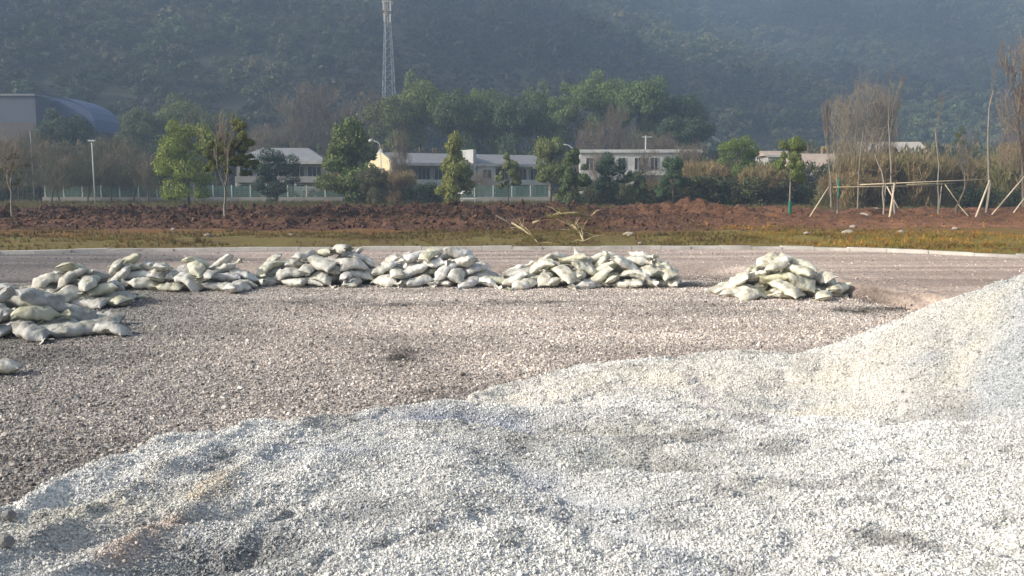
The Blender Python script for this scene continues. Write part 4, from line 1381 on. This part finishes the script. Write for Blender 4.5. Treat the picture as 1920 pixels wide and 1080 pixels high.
def window(parent, x0, x1, z0, z1, y=-.06, mull=2):
    """a frame with recessed panes; frame is the part, panes its sub-parts"""
    w, h = x1 - x0, z1 - z0; key = (round(w, 2), round(h, 2), mull)
    if key not in WIN_CACHE:
        f = MB(); t = .07
        f.box(0, w, 0, .1, 0, t); f.box(0, w, 0, .1, h - t, h); f.box(0, t, 0, .1, t, h - t); f.box(w - t, w, 0, .1, t, h - t)
        cell = (w - t) / mull
        for i in range(1, mull): f.box(i * cell, i * cell + t, .01, .09, t, h - t)
        p = MB().box(0, cell - t, .05, .07, 0, h - 2 * t)
        WIN_CACHE[key] = (new_mesh('window', f.v, f.f, M['frame']), new_mesh('pane', p.v, p.f, M['glass']), cell, t)
    fm, pm, cell, t = WIN_CACHE[key]
    o = link('window', fm, parent, loc=(x0, y - .05, z0))
    for i in range(mull): link('pane', pm, o, loc=(t + i * cell, 0, t))
    return o


def house_a():
    """leftmost two-storey house, hipped grey roof, white low wall in front"""
    Y = 122; s = Y / F
    x0, x1 = at(440, 300, Y).x, at(604, 300, Y).x; L = x1 - x0
    e = at(0, 303, Y).z; rdg = at(0, 277, Y + 4).z; D = 8
    root = link('house', None, loc=(x0, Y, .2), rot=(0, 0, math.radians(4))); tag(root, 'two-storey house with hipped grey roof and white eaves behind dark bush, banner at its foot', 'house', 'houses beyond the fence')
    e -= .2; rdg -= .2
    MB().box(0, L, .9, D, 0, e - .2).build('wall', M['lowwall'], root)  # darker grey paints in the deep shade below the eaves
    r = MB(); o_ = .7
    v = [(-o_, -o_, e), (L + o_, -o_, e), (L + o_, D + o_, e), (-o_, D + o_, e), (3, D / 2, rdg), (L - 2.6, D / 2, rdg)]
    r.add(v, [(0, 1, 5, 4), (1, 2, 5), (2, 3, 4, 5), (3, 0, 4), (3, 2, 1, 0)]); r.build('roof', M['roof_grey'], root)
    MB().box(-o_ - .02, L + o_ + .02, -o_ - .06, -o_ - .01, e - .32, e + .12).box(L + o_ + .01, L + o_ + .06, -o_, D, e - .32, e + .1).build('eaves', M['white_wall'], root)
    for xx in np.arange(.4, L - 2, 2.3):
        window(root, xx, xx + 1.9, e * .56, e - .6, .86, 3); window(root, xx, xx + 1.9, .9, e * .42, .86, 3)
    b = MB().box(0, L, -.3, .9, e * .47, e * .47 + .18); b.box(0, L, -.3, -.2, e * .47 + .18, e * .47 + .85); b.build('balcony', M['lowwall'], root)
    for xx in (0, L / 3, L * 2 / 3, L - .3): MB().box(xx, xx + .3, -.28, 0.0, 0, e * .47 - .01).build('pier', M['white_wall'], root)
    wl = at(555, 300, 112).x; wr = at(613, 300, 112).x
    w = MB().box(wl, wr, 112, 112.2, .1, 2.2).build('garden_wall', M['white_wall']); tag(w, 'low white garden wall carrying a faded red banner', 'wall')
    bn = MB().box(at(572, 300, 112).x, at(606, 300, 112).x, 111.9, 111.96, 1.2, 1.9).build('banner', M['banner']); tag(bn, 'faded pink red banner on the low white wall', 'banner')


house_a()


def house_b():
    Y = 118; root = link('house', None, loc=(at(737, 300, Y).x, Y, .2), rot=(0, 0, math.radians(30)))
    tag(root, 'long two-storey row house with grey roof, white eaves and a sunlit cream gable', 'house', 'houses beyond the fence')
    L = 24.5; D = 9; e = at(0, 306, Y).z - .2; rd = e + 1.55
    MB().box(.02, L, 1.2, D, 0, e - .1).build('wall', M['white_wall'], root)
    g = MB().add([(-.12, -.3, 0), (-.12, D + .3, 0), (-.12, D + .3, e), (-.12, D / 2, rd + .25), (-.12, -.3, e), (.0, -.3, 0), (.0, D + .3, 0), (.0, D + .3, e), (.0, D / 2, rd + .25), (.0, -.3, e)],
                 [(0, 1, 2, 3, 4), (9, 8, 7, 6, 5), (0, 4, 9, 5), (4, 3, 8, 9), (3, 2, 7, 8), (2, 1, 6, 7)]); g.build('gable', M['cream_wall'], root)
    MB().box(-.5, -.14, -.9, -.1, e - .35, e + .15).box(-.3, -.14, -.35, -.05, 0, e - .4).build('corner_pier', M['white_wall'], root)
    gl = MB().add([(-.16, D / 2 - .55, rd - .35), (-.16, D / 2 + .55, rd - .35), (-.16, D / 2, rd + .42), (.3, D / 2 - .55, rd - .35), (.3, D / 2 + .55, rd - .35), (.3, D / 2, rd + .42)], [(0, 2, 1), (3, 4, 5), (0, 3, 5, 2), (1, 2, 5, 4), (0, 1, 4, 3)]); gl.build('gable_cap', M['white_wall'], root)
    for (a, b) in ((.05, L * .47), (L * .49, L)):
        r = MB().add([(a, -.6, e), (b, -.6, e), (b, D / 2, rd), (a, D / 2, rd), (b, D + .6, e), (a, D + .6, e)], [(0, 1, 2, 3), (3, 2, 4, 5), (0, 3, 5), (1, 4, 2), (0, 5, 4, 1)])
        r.build('roof', M['roof_grey'], root)
        MB().box(a, b, -.68, -.61, e - .28, e + .1).build('eaves', M['white_wall'], root)
    MB().box(L * .47 + .02, L * .49 - .02, -.7, D / 2, e - .5, rd + .45).build('party_wall', M['white_wall'], root)
    nb = 8; bw = L / nb
    for i in range(nb):
        xx = i * bw
        if i == 3 or i == 4:
            MB().box(xx + .1, xx + bw - .1, -.4, 1.15, 0, e - .3).build('white_bay', M['white_wall'], root)
            window(root, xx + .8, xx + bw - .8, e * .6, e - .7, -.5, 2)
            continue
        window(root, xx + .3, xx + bw - .25, e * .55, e - .5, 1.1, 4); window(root, xx + .3, xx + bw - .25, .6, e * .40, 1.1, 3)
        bl = MB().box(xx + .02, xx + bw - .02, -.3, 1.1, e * .43, e * .43 + .15); bl.box(xx + .02, xx + bw - .02, -.3, -.2, e * .43 + .15, e * .43 + .75); bl.build('balcony', M['white_wall'], root)
        MB().box(xx + bw - .2, xx + bw + .1, -.28, -.02, 0, e * .43 - .01).build('pier', M['white_wall'], root)


house_b()


def house_c():
    Y = 128; x0, x1 = at(1088, 300, Y).x, at(1312, 300, Y).x; L = x1 - x0; top = at(0, 282, Y).z - .2
    root = link('house', None, loc=(x0, Y, .2), rot=(0, 0, math.radians(-3))); tag(root, 'flat roofed white two-storey house with pole on its roof, half behind dark trees', 'house', 'houses beyond the fence')
    MB().box(0, L, .2, 9, 0, top - .35).build('wall', M['white_wall'], root)
    MB().box(-.25, L + .25, -.15, 9.2, top - .34, top - .06).box(-.1, L + .1, 0, .2, top - .055, top + .12).build('parapet', M['white_wall'], root)
    MB().box(L * .35, L * .72, -.8, .19, top * .50, top * .50 + .16).box(L * .35, L * .72, -.8, -.7, top * .5 + .17, top * .5 + .65).build('balcony', M['white_wall'], root)
    for i in range(7):
        xx = .8 + i * (L - 1) / 7
        window(root, xx, xx + 1.1, top * .6, top - 1.0, .14, 2); window(root, xx, xx + 1.2, .9, top * .42, .14, 2)
    for i in (1, 3, 4, 6):
        xx = 2.15 + i * (L - 1) / 7; MB().box(xx, xx + .75, -.12, .18, top * .6 + .1, top * .6 + .65).build('air_conditioner', M['lowwall'], root)
    MB().box(L * .25, L * .27, .05, .18, 0, top - .36).box(L * .74, L * .76, .05, .18, 0, top - .36).build('drainpipe', M['lowwall'], root)
    p = MB().tube([(at(1212, 300, 128).x, 129, top + .1), (at(1212, 300, 128).x, 129, at(0, 254, 129).z)], .09, 6); z = at(0, 256, 129).z; x = at(1212, 300, 128).x
    p.box(x - .5, x + .9, 128.95, 129.05, z - .12, z); tag(p.build('roof_pole', M['pole']), 'pale pole with a short crossbar on the flat white roof', 'pole')


house_c()


def house_small(x0p, x1p, yr, ye, yb, Y, D, roof, wall, label, rot=0, win=True):
    x0, x1 = at(x0p, 300, Y).x, at(x1p, 300, Y).x; L = x1 - x0; e = at(0, ye, Y).z - .2; rd = at(0, yr, Y + D / 2).z - .2
    root = link('house', None, loc=(x0, Y, .2), rot=(0, 0, rot)); tag(root, label, 'house', 'houses beyond the fence')
    MB().box(0, L, 0, D, 0, e - .02).build('wall', M[wall], root)
    MB().add([(-.5, -.6, e), (L + .5, -.6, e), (L + .5, D / 2, rd), (-.5, D / 2, rd), (L + .5, D + .6, e), (-.5, D + .6, e)], [(0, 1, 2, 3), (3, 2, 4, 5), (0, 3, 5), (1, 4, 2), (0, 5, 4, 1)]).build('roof', M[roof], root)
    MB().box(-.5, L + .5, -.68, -.61, e - .22, e + .06).build('eaves', M['white_wall'], root)
    if win:
        k = max(1, int(L / 2.2))
        for i in range(k): window(root, .3 + i * L / k, .3 + i * L / k + min(1.6, L / k - .4), max(.5, e - 2.1), e - .6, -.06, 2)
    return root


house_small(1500, 1582, 288, 327, 365, 112, 9, 'roof_pink', 'lowwall', 'low house with faded pinkish tiled roof right of the wrapped young tree')
house_small(1632, 1742, 266, 293, 365, 140, 9, 'roof_pale', 'white_wall', 'house with pale beige roof behind the tall thin saplings')
house_small(1440, 1500, 283, 292, 330, 135, 7, 'roof_pink', 'white_wall', 'small far house left of the faded pink roof')
bw_ = MB().box(at(1583, 300, 100).x, at(1612, 300, 100).x, 100, 103, .1, at(0, 298, 100).z).build('brick_shed', M['brick_wall']); tag(bw_, 'narrow brown brick outbuilding beside the faded pink roof', 'outbuilding')

# warehouse with the blue vaulted roof
WY = 190
wr = link('warehouse', None, loc=(at(60, 300, WY).x, WY, 0)); tag(wr, 'large warehouse with arched blue metal roof and grey end block at far left', 'warehouse')
hwid = 122 * WY / F; zt = at(0, 176, WY).z; zs = at(0, 246, WY).z
npan = 16
def arch(t): a = math.pi * t; return -math.cos(a) * hwid, zs + (zt - zs) * math.sin(a) ** .72
for i in range(npan):
    (xa, za), (xb, zb) = arch(i / npan), arch((i + 1) / npan)
    g = .06; nx, nz = -(zb - za), (xb - xa); l = math.hypot(nx, nz); nx, nz = nx / l * .12, nz / l * .12
    MB().add([(xa, 0, za), (xb, 0, zb), (xb, 12, zb), (xa, 12, za), (xa + nx, -.3, za + nz), (xb + nx, -.3, zb + nz), (xb + nx, 12, zb + nz), (xa + nx, 12, za + nz)],
             [(0, 3, 2, 1), (4, 5, 6, 7), (0, 1, 5, 4), (1, 2, 6, 5), (2, 3, 7, 6), (3, 0, 4, 7)]).build('roof_panel', M['blue_metal'], wr)
ew = MB(); pts = [arch(i / npan) for i in range(npan + 1)]
ew.add([(p[0], .1, p[1]) for p in pts] + [(hwid, .1, 0), (-hwid, .1, 0)], [tuple(range(npan + 3))]); ew.add([(p[0], .4, p[1]) for p in pts] + [(hwid, .4, 0), (-hwid, .4, 0)], [tuple(range(npan + 3))[::-1]])
ew.build('end_wall', M['blue_metal'], wr)
xl, xr = at(-160, 300, WY).x - wr.location.x, at(72, 300, WY - 6).x - wr.location.x
z1 = at(0, 176, WY - 6).z; z2 = at(0, 212, WY - 6).z; z3 = at(0, 230, WY - 6).z
MB().box(xl, xr, -6, -.35, 0, z3).build('lower_wall', M['brick_wall'], wr)
MB().box(xl, xr, -5.9, -.36, z3 + .01, z1 - .4).build('block_wall', M['grey_metal'], wr)
MB().box(xl - .2, xr + .2, -6.3, -.34, z1 - .38, z1).build('block_roof', M['roof_grey'], wr)
for i in range(0):
    xx = xr - 3.2 - i * 3.0; window(wr, xx, xx + 2.0, z3 - 2.6, z3 - .8, -6.02, 3)

# ---------------------------------------------------------------- mesh fence on its low wall
fz = .25
lw = MB().box(at(75, 300, 103).x, at(1040, 300, 103).x, 103, 103.25, .1, 1.02).build('low_wall', M['lowwall']); tag(lw, 'long low grey concrete wall behind the red soil, carrying the green fence', 'wall')
fe = link('mesh_fence', None, loc=(0, 103.1, 1.02)); tag(fe, 'green mesh fence with pale posts on the low wall before the houses', 'fence')
xa, xb = at(80, 300, 103).x, at(1030, 300, 103).x; npost = 27; stp = (xb - xa) / npost
pm_ = MB().box(-.06, .06, -.05, .05, 0, 1.35); pme = new_mesh('post', pm_.v, pm_.f, M['pole'])
nm_ = MB()
for i in range(14): nm_.box(.12 + i * (stp - .2) / 13.5, .12 + i * (stp - .2) / 13.5 + .09, -.012, .012, .05, 1.25)
for i in range(5): nm_.box(.08, stp - .08, -.02, -.013, .08 + i * .28, .13 + i * .28)
nme = new_mesh('mesh_panel', nm_.v, nm_.f, M['net'])
for i in range(npost + 1):
    if random.random() > .12: link('post', pme, fe, loc=(xa + i * stp, 0, 0))
    if i < npost: link('mesh_panel', nme, fe, loc=(xa + i * stp, 0, 0))

# white parasol
x = at(868, 300, 100).x
ps = link('parasol', None, loc=(x, 100, .25)); tag(ps, 'small white parasol standing beside the yellowish column tree', 'parasol')
cnp = MB(); nn = 8; R_, zt_, ze_ = 1.15, at(0, 349, 100).z - .25, at(0, 360, 100).z - .25
for i in range(nn):
    a0, a1 = 2 * math.pi * i / nn, 2 * math.pi * (i + 1) / nn
    cnp.add([(0, 0, zt_), (R_ * math.cos(a0), R_ * math.sin(a0), ze_), (R_ * math.cos(a1), R_ * math.sin(a1), ze_), (R_ * math.cos(a1), R_ * math.sin(a1), ze_ - .2), (R_ * math.cos(a0), R_ * math.sin(a0), ze_ - .2)], [(0, 1, 2), (1, 4, 3, 2)])
cnp.build('canopy', M['cloth'], ps); MB().tube([(0, 0, 0), (0, 0, zt_)], .04, 6).build('pole', M['pole'], ps)
MB().box(-.4, .4, -.4, .4, 0, .12).build('base', M['concrete'], ps)
tb = MB().box(x - .3, x + 1.5, 98.5, 99.5, .85, .92)
for a_ in (x - .2, x + 1.3):
    for b_ in (98.6, 99.35): tb.box(a_, a_ + .1, b_, b_ + .08, .2, .85)
tag(tb.build('garden_table', M['cloth']), 'white garden table under the small parasol', 'table')


# ---------------------------------------------------------------- lamps and pylon
def lamp(px, y0, y1, Y, label, arm=0, head=0.0):
    x = at(px, 300, Y).x; gz = base_z(x, Y); h = at(0, y0, Y).z - gz
    root = link('street_lamp', None, loc=(x, Y, gz)); tag(root, label, 'street lamp', 'lamp poles near the houses')
    MB().tube([(0, 0, 0), (0, 0, h * .5), (0, 0, h - (.7 if arm else 0))], [.08, .07, .055], 8).build('pole', M['pole'], root, True)
    if arm:
        pts = [(0, 0, h - .7)] + [(arm * 2.0 * math.sin(t), 0, h - .7 + .75 * (1 - math.cos(t)) ** .6) for t in (.4, .8, 1.2, 1.5)]
        pts = [(0, 0, h - .7), (arm * .15, 0, h - .3), (arm * .6, 0, h), (arm * 1.6, 0, h + .12)]
        MB().tube(pts, [.07, .06, .055, .05], 6).build('arm', M['pole'], root, True)
        hd = MB().tube([(arm * 1.5, 0, h + .1), (arm * 1.8, 0, h + .14), (arm * 2.4, 0, h + .1)], [.10, .22, .10], 8); hd.build('lamp_head', M['lamp_head'], root, True)
    else:
        hd = MB().box(-.35, .35, -.15, .15, h, h + .14); hd.build('lamp_head', M['lamp_head'], root)


lamp(174, 265, 368, 92, 'straight pale lamp pole with small head among bare trees at left')
lamp(1075, 272, 378, 100, 'curved arm street lamp above the dark oval tree', -1)
lamp(1418, 274, 370, 98, 'curved arm street lamp right of the bright topped round tree', -1)
lamp(714, 266, 370, 105, 'street lamp with white head above the cream gable', -.6)
x = at(60, 300, 105).x; tag(MB().tube([(x, 105, .1), (x, 105, at(0, 246, 105).z)], [.07, .05], 6).build('utility_pole', M['lowwall'], None, True), 'thin grey pole without lamp behind the bare trees at far left', 'pole')

PY = 262; x = at(731, 300, PY).x; gz = base_z(x, PY)
py_root = link('pylon', None, loc=(x, PY, gz)); tag(py_root, 'tall steel lattice pylon with cream upper section on the hill, cut by the top edge', 'pylon')
zz = lambda p: at(0, p, PY).z - gz
lv = [0.0] + [zz(p) for p in (190, 172, 152, 133, 115, 98, 82, 67, 53, 40, 28, 16, 4, -8, -20, -34, -50)]
def hwp(z): return float(np.interp(z, [0, zz(172), zz(80), zz(40), zz(0), zz(-50)], [2.5, 1.75, 1.15, .85, .7, .3]))
rots = math.radians(24)
def cn(k, z): w = hwp(z) * 1.2; a = rots + math.pi / 4 + k * math.pi / 2; return Vector((w * math.cos(a), w * math.sin(a), z))
for k in range(4):
    MB().tube([cn(k, z) for z in lv], [.12] * len(lv), 4).build('leg', M['pylon_grey'], py_root)
for i in range(len(lv) - 1):
    m = 'pylon_grey' if lv[i] < zz(40) else 'pylon_cream'
    b = MB()
    for k in range(4):
        a0, a1, b0, b1 = cn(k, lv[i]), cn(k, lv[i + 1]), cn((k + 1) % 4, lv[i]), cn((k + 1) % 4, lv[i + 1])
        b.tube([a0, b1], .055, 4); b.tube([b0, a1], .055, 4); b.tube([a1, b1], .055, 4)
    b.build('brace', M[m], py_root)
MB().tube([(0, 0, zz(46)), (0, 0, zz(-40))], .18, 6).build('mast', M['pylon_cream'], py_root)
for (p, w, mt) in ((4, 2.6, 'pylon_cream'), (22, 2.2, 'pylon_red'), (28, 2.0, 'pylon_cream'), (50, 1.7, 'pylon_grey'), (-22, 2.6, 'pylon_red')):
    z = zz(p); b = MB(); w *= .6
    b.tube([(-w, -.6, z), (w, .6, z)], .15, 4); b.tube([(-w, -.6, z), (-.3, 0, z + 1.4)], .12, 4); b.tube([(w, .6, z), (.3, 0, z + 1.4)], .12, 4); b.box(-w * .7, w * .7, -w * .5, w * .5, z - .1, z + .12)
    b.build('crossarm', M[mt], py_root)
for (dx, p) in ((-1.0, 12), (1.0, 14), (-.8, 34), (.9, 36)):
    MB().box(dx - .2, dx + .2, -1.4, -1.15, zz(p) - 1.2, zz(p) + 1.2).build('antenna', M['lamp_head'], py_root)

# ---------------------------------------------------------------- fallen branches, rocks
def limb(name, pts, r, label, mat='dry_wood', leaves=None):
    root = link(name, None, loc=pts[0]); P0 = Vector(pts[0])
    tag(root, label, 'branch', 'fallen branches on the verge')
    MB().tube([Vector(p) - P0 for p in pts], [r * (1 - .6 * i / len(pts)) for i in range(len(pts))], 7).build('limb', M[mat], root, True)
    rg = random.Random(len(pts) + int(pts[0][0] * 7))
    for i in range(13):
        k = rg.randrange(1, len(pts)); q = Vector(pts[k]) - P0
        d = Vector((rg.uniform(-1, 1), rg.uniform(-.4, .4), rg.uniform(-.2, .7))) * rg.uniform(.3, 1.0)
        MB().tube([q, q + d * .5 + Vector((0, 0, .06)), q + d], [r * .35, r * .25, r * .1], 5).build('side_twig', M[mat], root)
    if leaves:
        for (dx, dz, w) in leaves:
            q = Vector(pts[len(pts) // 2]) - P0; c = link('dry_leaves', CROWNS['thin'][0], root, loc=(q.x + dx, q.y, q.z + dz), scale=(w, w * .6, w * .55)); c.color = (.20, .17, .06, 1)


def on_verge(px, py, lift=.0):
    """point of the verge seen at a pixel of the photograph, raised by lift"""
    Y = 31.0
    while Y < 60:
        p = at(px, py, Y)
        if p.z <= base_z(p.x, Y) + lift: return p
        Y += .1
    return at(px, py, 45)


limb('fallen_branch', [on_verge(1000, 418, .3), on_verge(1028, 408, .5), on_verge(1048, 400, .75), on_verge(1080, 399, .8), on_verge(1108, 406, .6)], .06, 'long pale broken branch arching over the verge grass', leaves=[(.1, -.1, .6), (.9, .0, .5)])
limb('fallen_branch', [on_verge(1062, 414, .4), on_verge(1078, 426, .3), on_verge(1088, 438, .15), on_verge(1094, 452, .05)], .045, 'pale forked branch hanging down to the grass on the right', leaves=[(-.1, .1, .5)])
limb('fallen_branch', [on_verge(960, 418, .4), on_verge(980, 430, .25), on_verge(1000, 444, .15), on_verge(1010, 458, .03)], .04, 'pale forked branch hanging down to the grass on the left', leaves=[(.1, 0, .5)])
limb('fallen_branch', [on_verge(930, 404, .4), on_verge(950, 415, .3), on_verge(966, 428, .2)], .035, 'thin dark twig left of the pale broken branches', 'bark')


def rock_mesh(seed, mat, flat=.6):
    import bmesh
    rg = np.random.default_rng(seed); bm = bmesh.new(); bmesh.ops.create_icosphere(bm, subdivisions=2, radius=.5)
    for v in bm.verts:
        p = np.array(v.co[:]); k = 1 + .35 * rg.normal() * .35 + .3 * float(fbm(np.array([p[0] * 3 + seed]), np.array([p[1] * 3 + p[2] * 2]), 2, seed)[0])
        v.co = Vector((p[0] * k, p[1] * k * .8, p[2] * k * flat))
    me = bpy.data.meshes.new('rock'); bm.to_mesh(me); bm.free(); me.materials.append(M[mat]); return me


rocks = [rock_mesh(i, 'rock') for i in range(3)]
for i, (px, py, w, lb) in enumerate([(1590, 439, 26, 'pale flat stone nearest the foot of the leaning left stake'), (1512, 441, 16, 'small pale stone left of the leaning stake'), (1600, 427, 12, 'small pale stone behind the flat one'),
                                     (1690, 437, 14, 'pale stone right of the thick upright stake'), (1620, 402, 22, 'long pale rock lying behind the wooden frame'), (1640, 394, 18, 'pale rock touching the long one behind the frame'),
                                     (1790, 431, 14, 'pale stone below the many-stemmed tree'), (1178, 442, 20, 'pale stone on the verge between the grass and soil'), (1200, 462, 10, 'small pale stone by the kerb behind the widest heap'),
                                     (325, 433, 12, 'pale stone left of the half bare tree'), (390, 444, 14, 'pale stone lying right below the half bare tree'), (545, 443, 12, 'small pale stone on the grassy verge left of the third heap')]):
    Y = 40.0
    for _ in range(12):
        p = at(px, py, Y); gz = base_z(p.x, Y); Y = Y + (p.z - gz) * 8; Y = min(max(Y, 30.5), 60)
    p = at(px, py, Y); o = link('rock', rocks[i % 3], loc=(p.x, Y, base_z(p.x, Y) + .05), rot=(0, 0, i * 1.3)); s = w * Y / F; o.scale = (s, s, s * .8)
    tag(o, lb, 'rock', 'pale rocks on the red soil')
drk = rock_mesh(9, 'dark_rock', .8)
for (px, py, w, lb) in [(10, 957, 22, 'round grey rock at the left edge where the white gravel starts'), (4, 1020, 26, 'dark lump of stone at the left edge near the bottom')]:
    X_, Y_ = pile_hit(px + 6, py + 14)
    zz_ = float(pile_z(np.array([X_]), np.array([Y_]))[0])
    o = link('dark_rock', drk, loc=(X_, Y_, zz_ + .03)); s = w * 5 / F; o.scale = (s, s, s); tag(o, lb, 'rock')
# white scrap on the hill foot
wp = MB().add([at(1332, 252, 150), at(1338, 262, 150), at(1352, 268, 150), at(1350, 262, 150), at(1332, 252, 150.4), at(1338, 262, 150.4), at(1352, 268, 150.4), at(1350, 262, 150.4)], [(0, 1, 2, 3), (7, 6, 5, 4), (0, 4, 5, 1), (1, 5, 6, 2), (2, 6, 7, 3), (3, 7, 4, 0)])
tag(wp.build('white_roof_ridge', M['white_wall']), 'small bright white roof edge showing among trees right of the grove', 'roof')

# ---------------------------------------------------------------- haze
hb = MB().box(-1000, 1000, -100, 1560, -1.5, 420)
hz = hb.build('haze', None); tag(hz, kind='stuff')
hm = bpy.data.materials.new('haze'); hm.use_nodes = True; hn = hm.node_tree; hn.nodes.clear()
ho = hn.nodes.new('ShaderNodeOutputMaterial'); hv = hn.nodes.new('ShaderNodeVolumePrincipled')
hv.inputs['Color'].default_value = (.54, .73, 1.0, 1); hv.inputs['Density'].default_value = HAZE; hv.inputs['Anisotropy'].default_value = .0
hn.links.new(hv.outputs[0], ho.inputs['Volume']); hz.data.materials.append(hm)
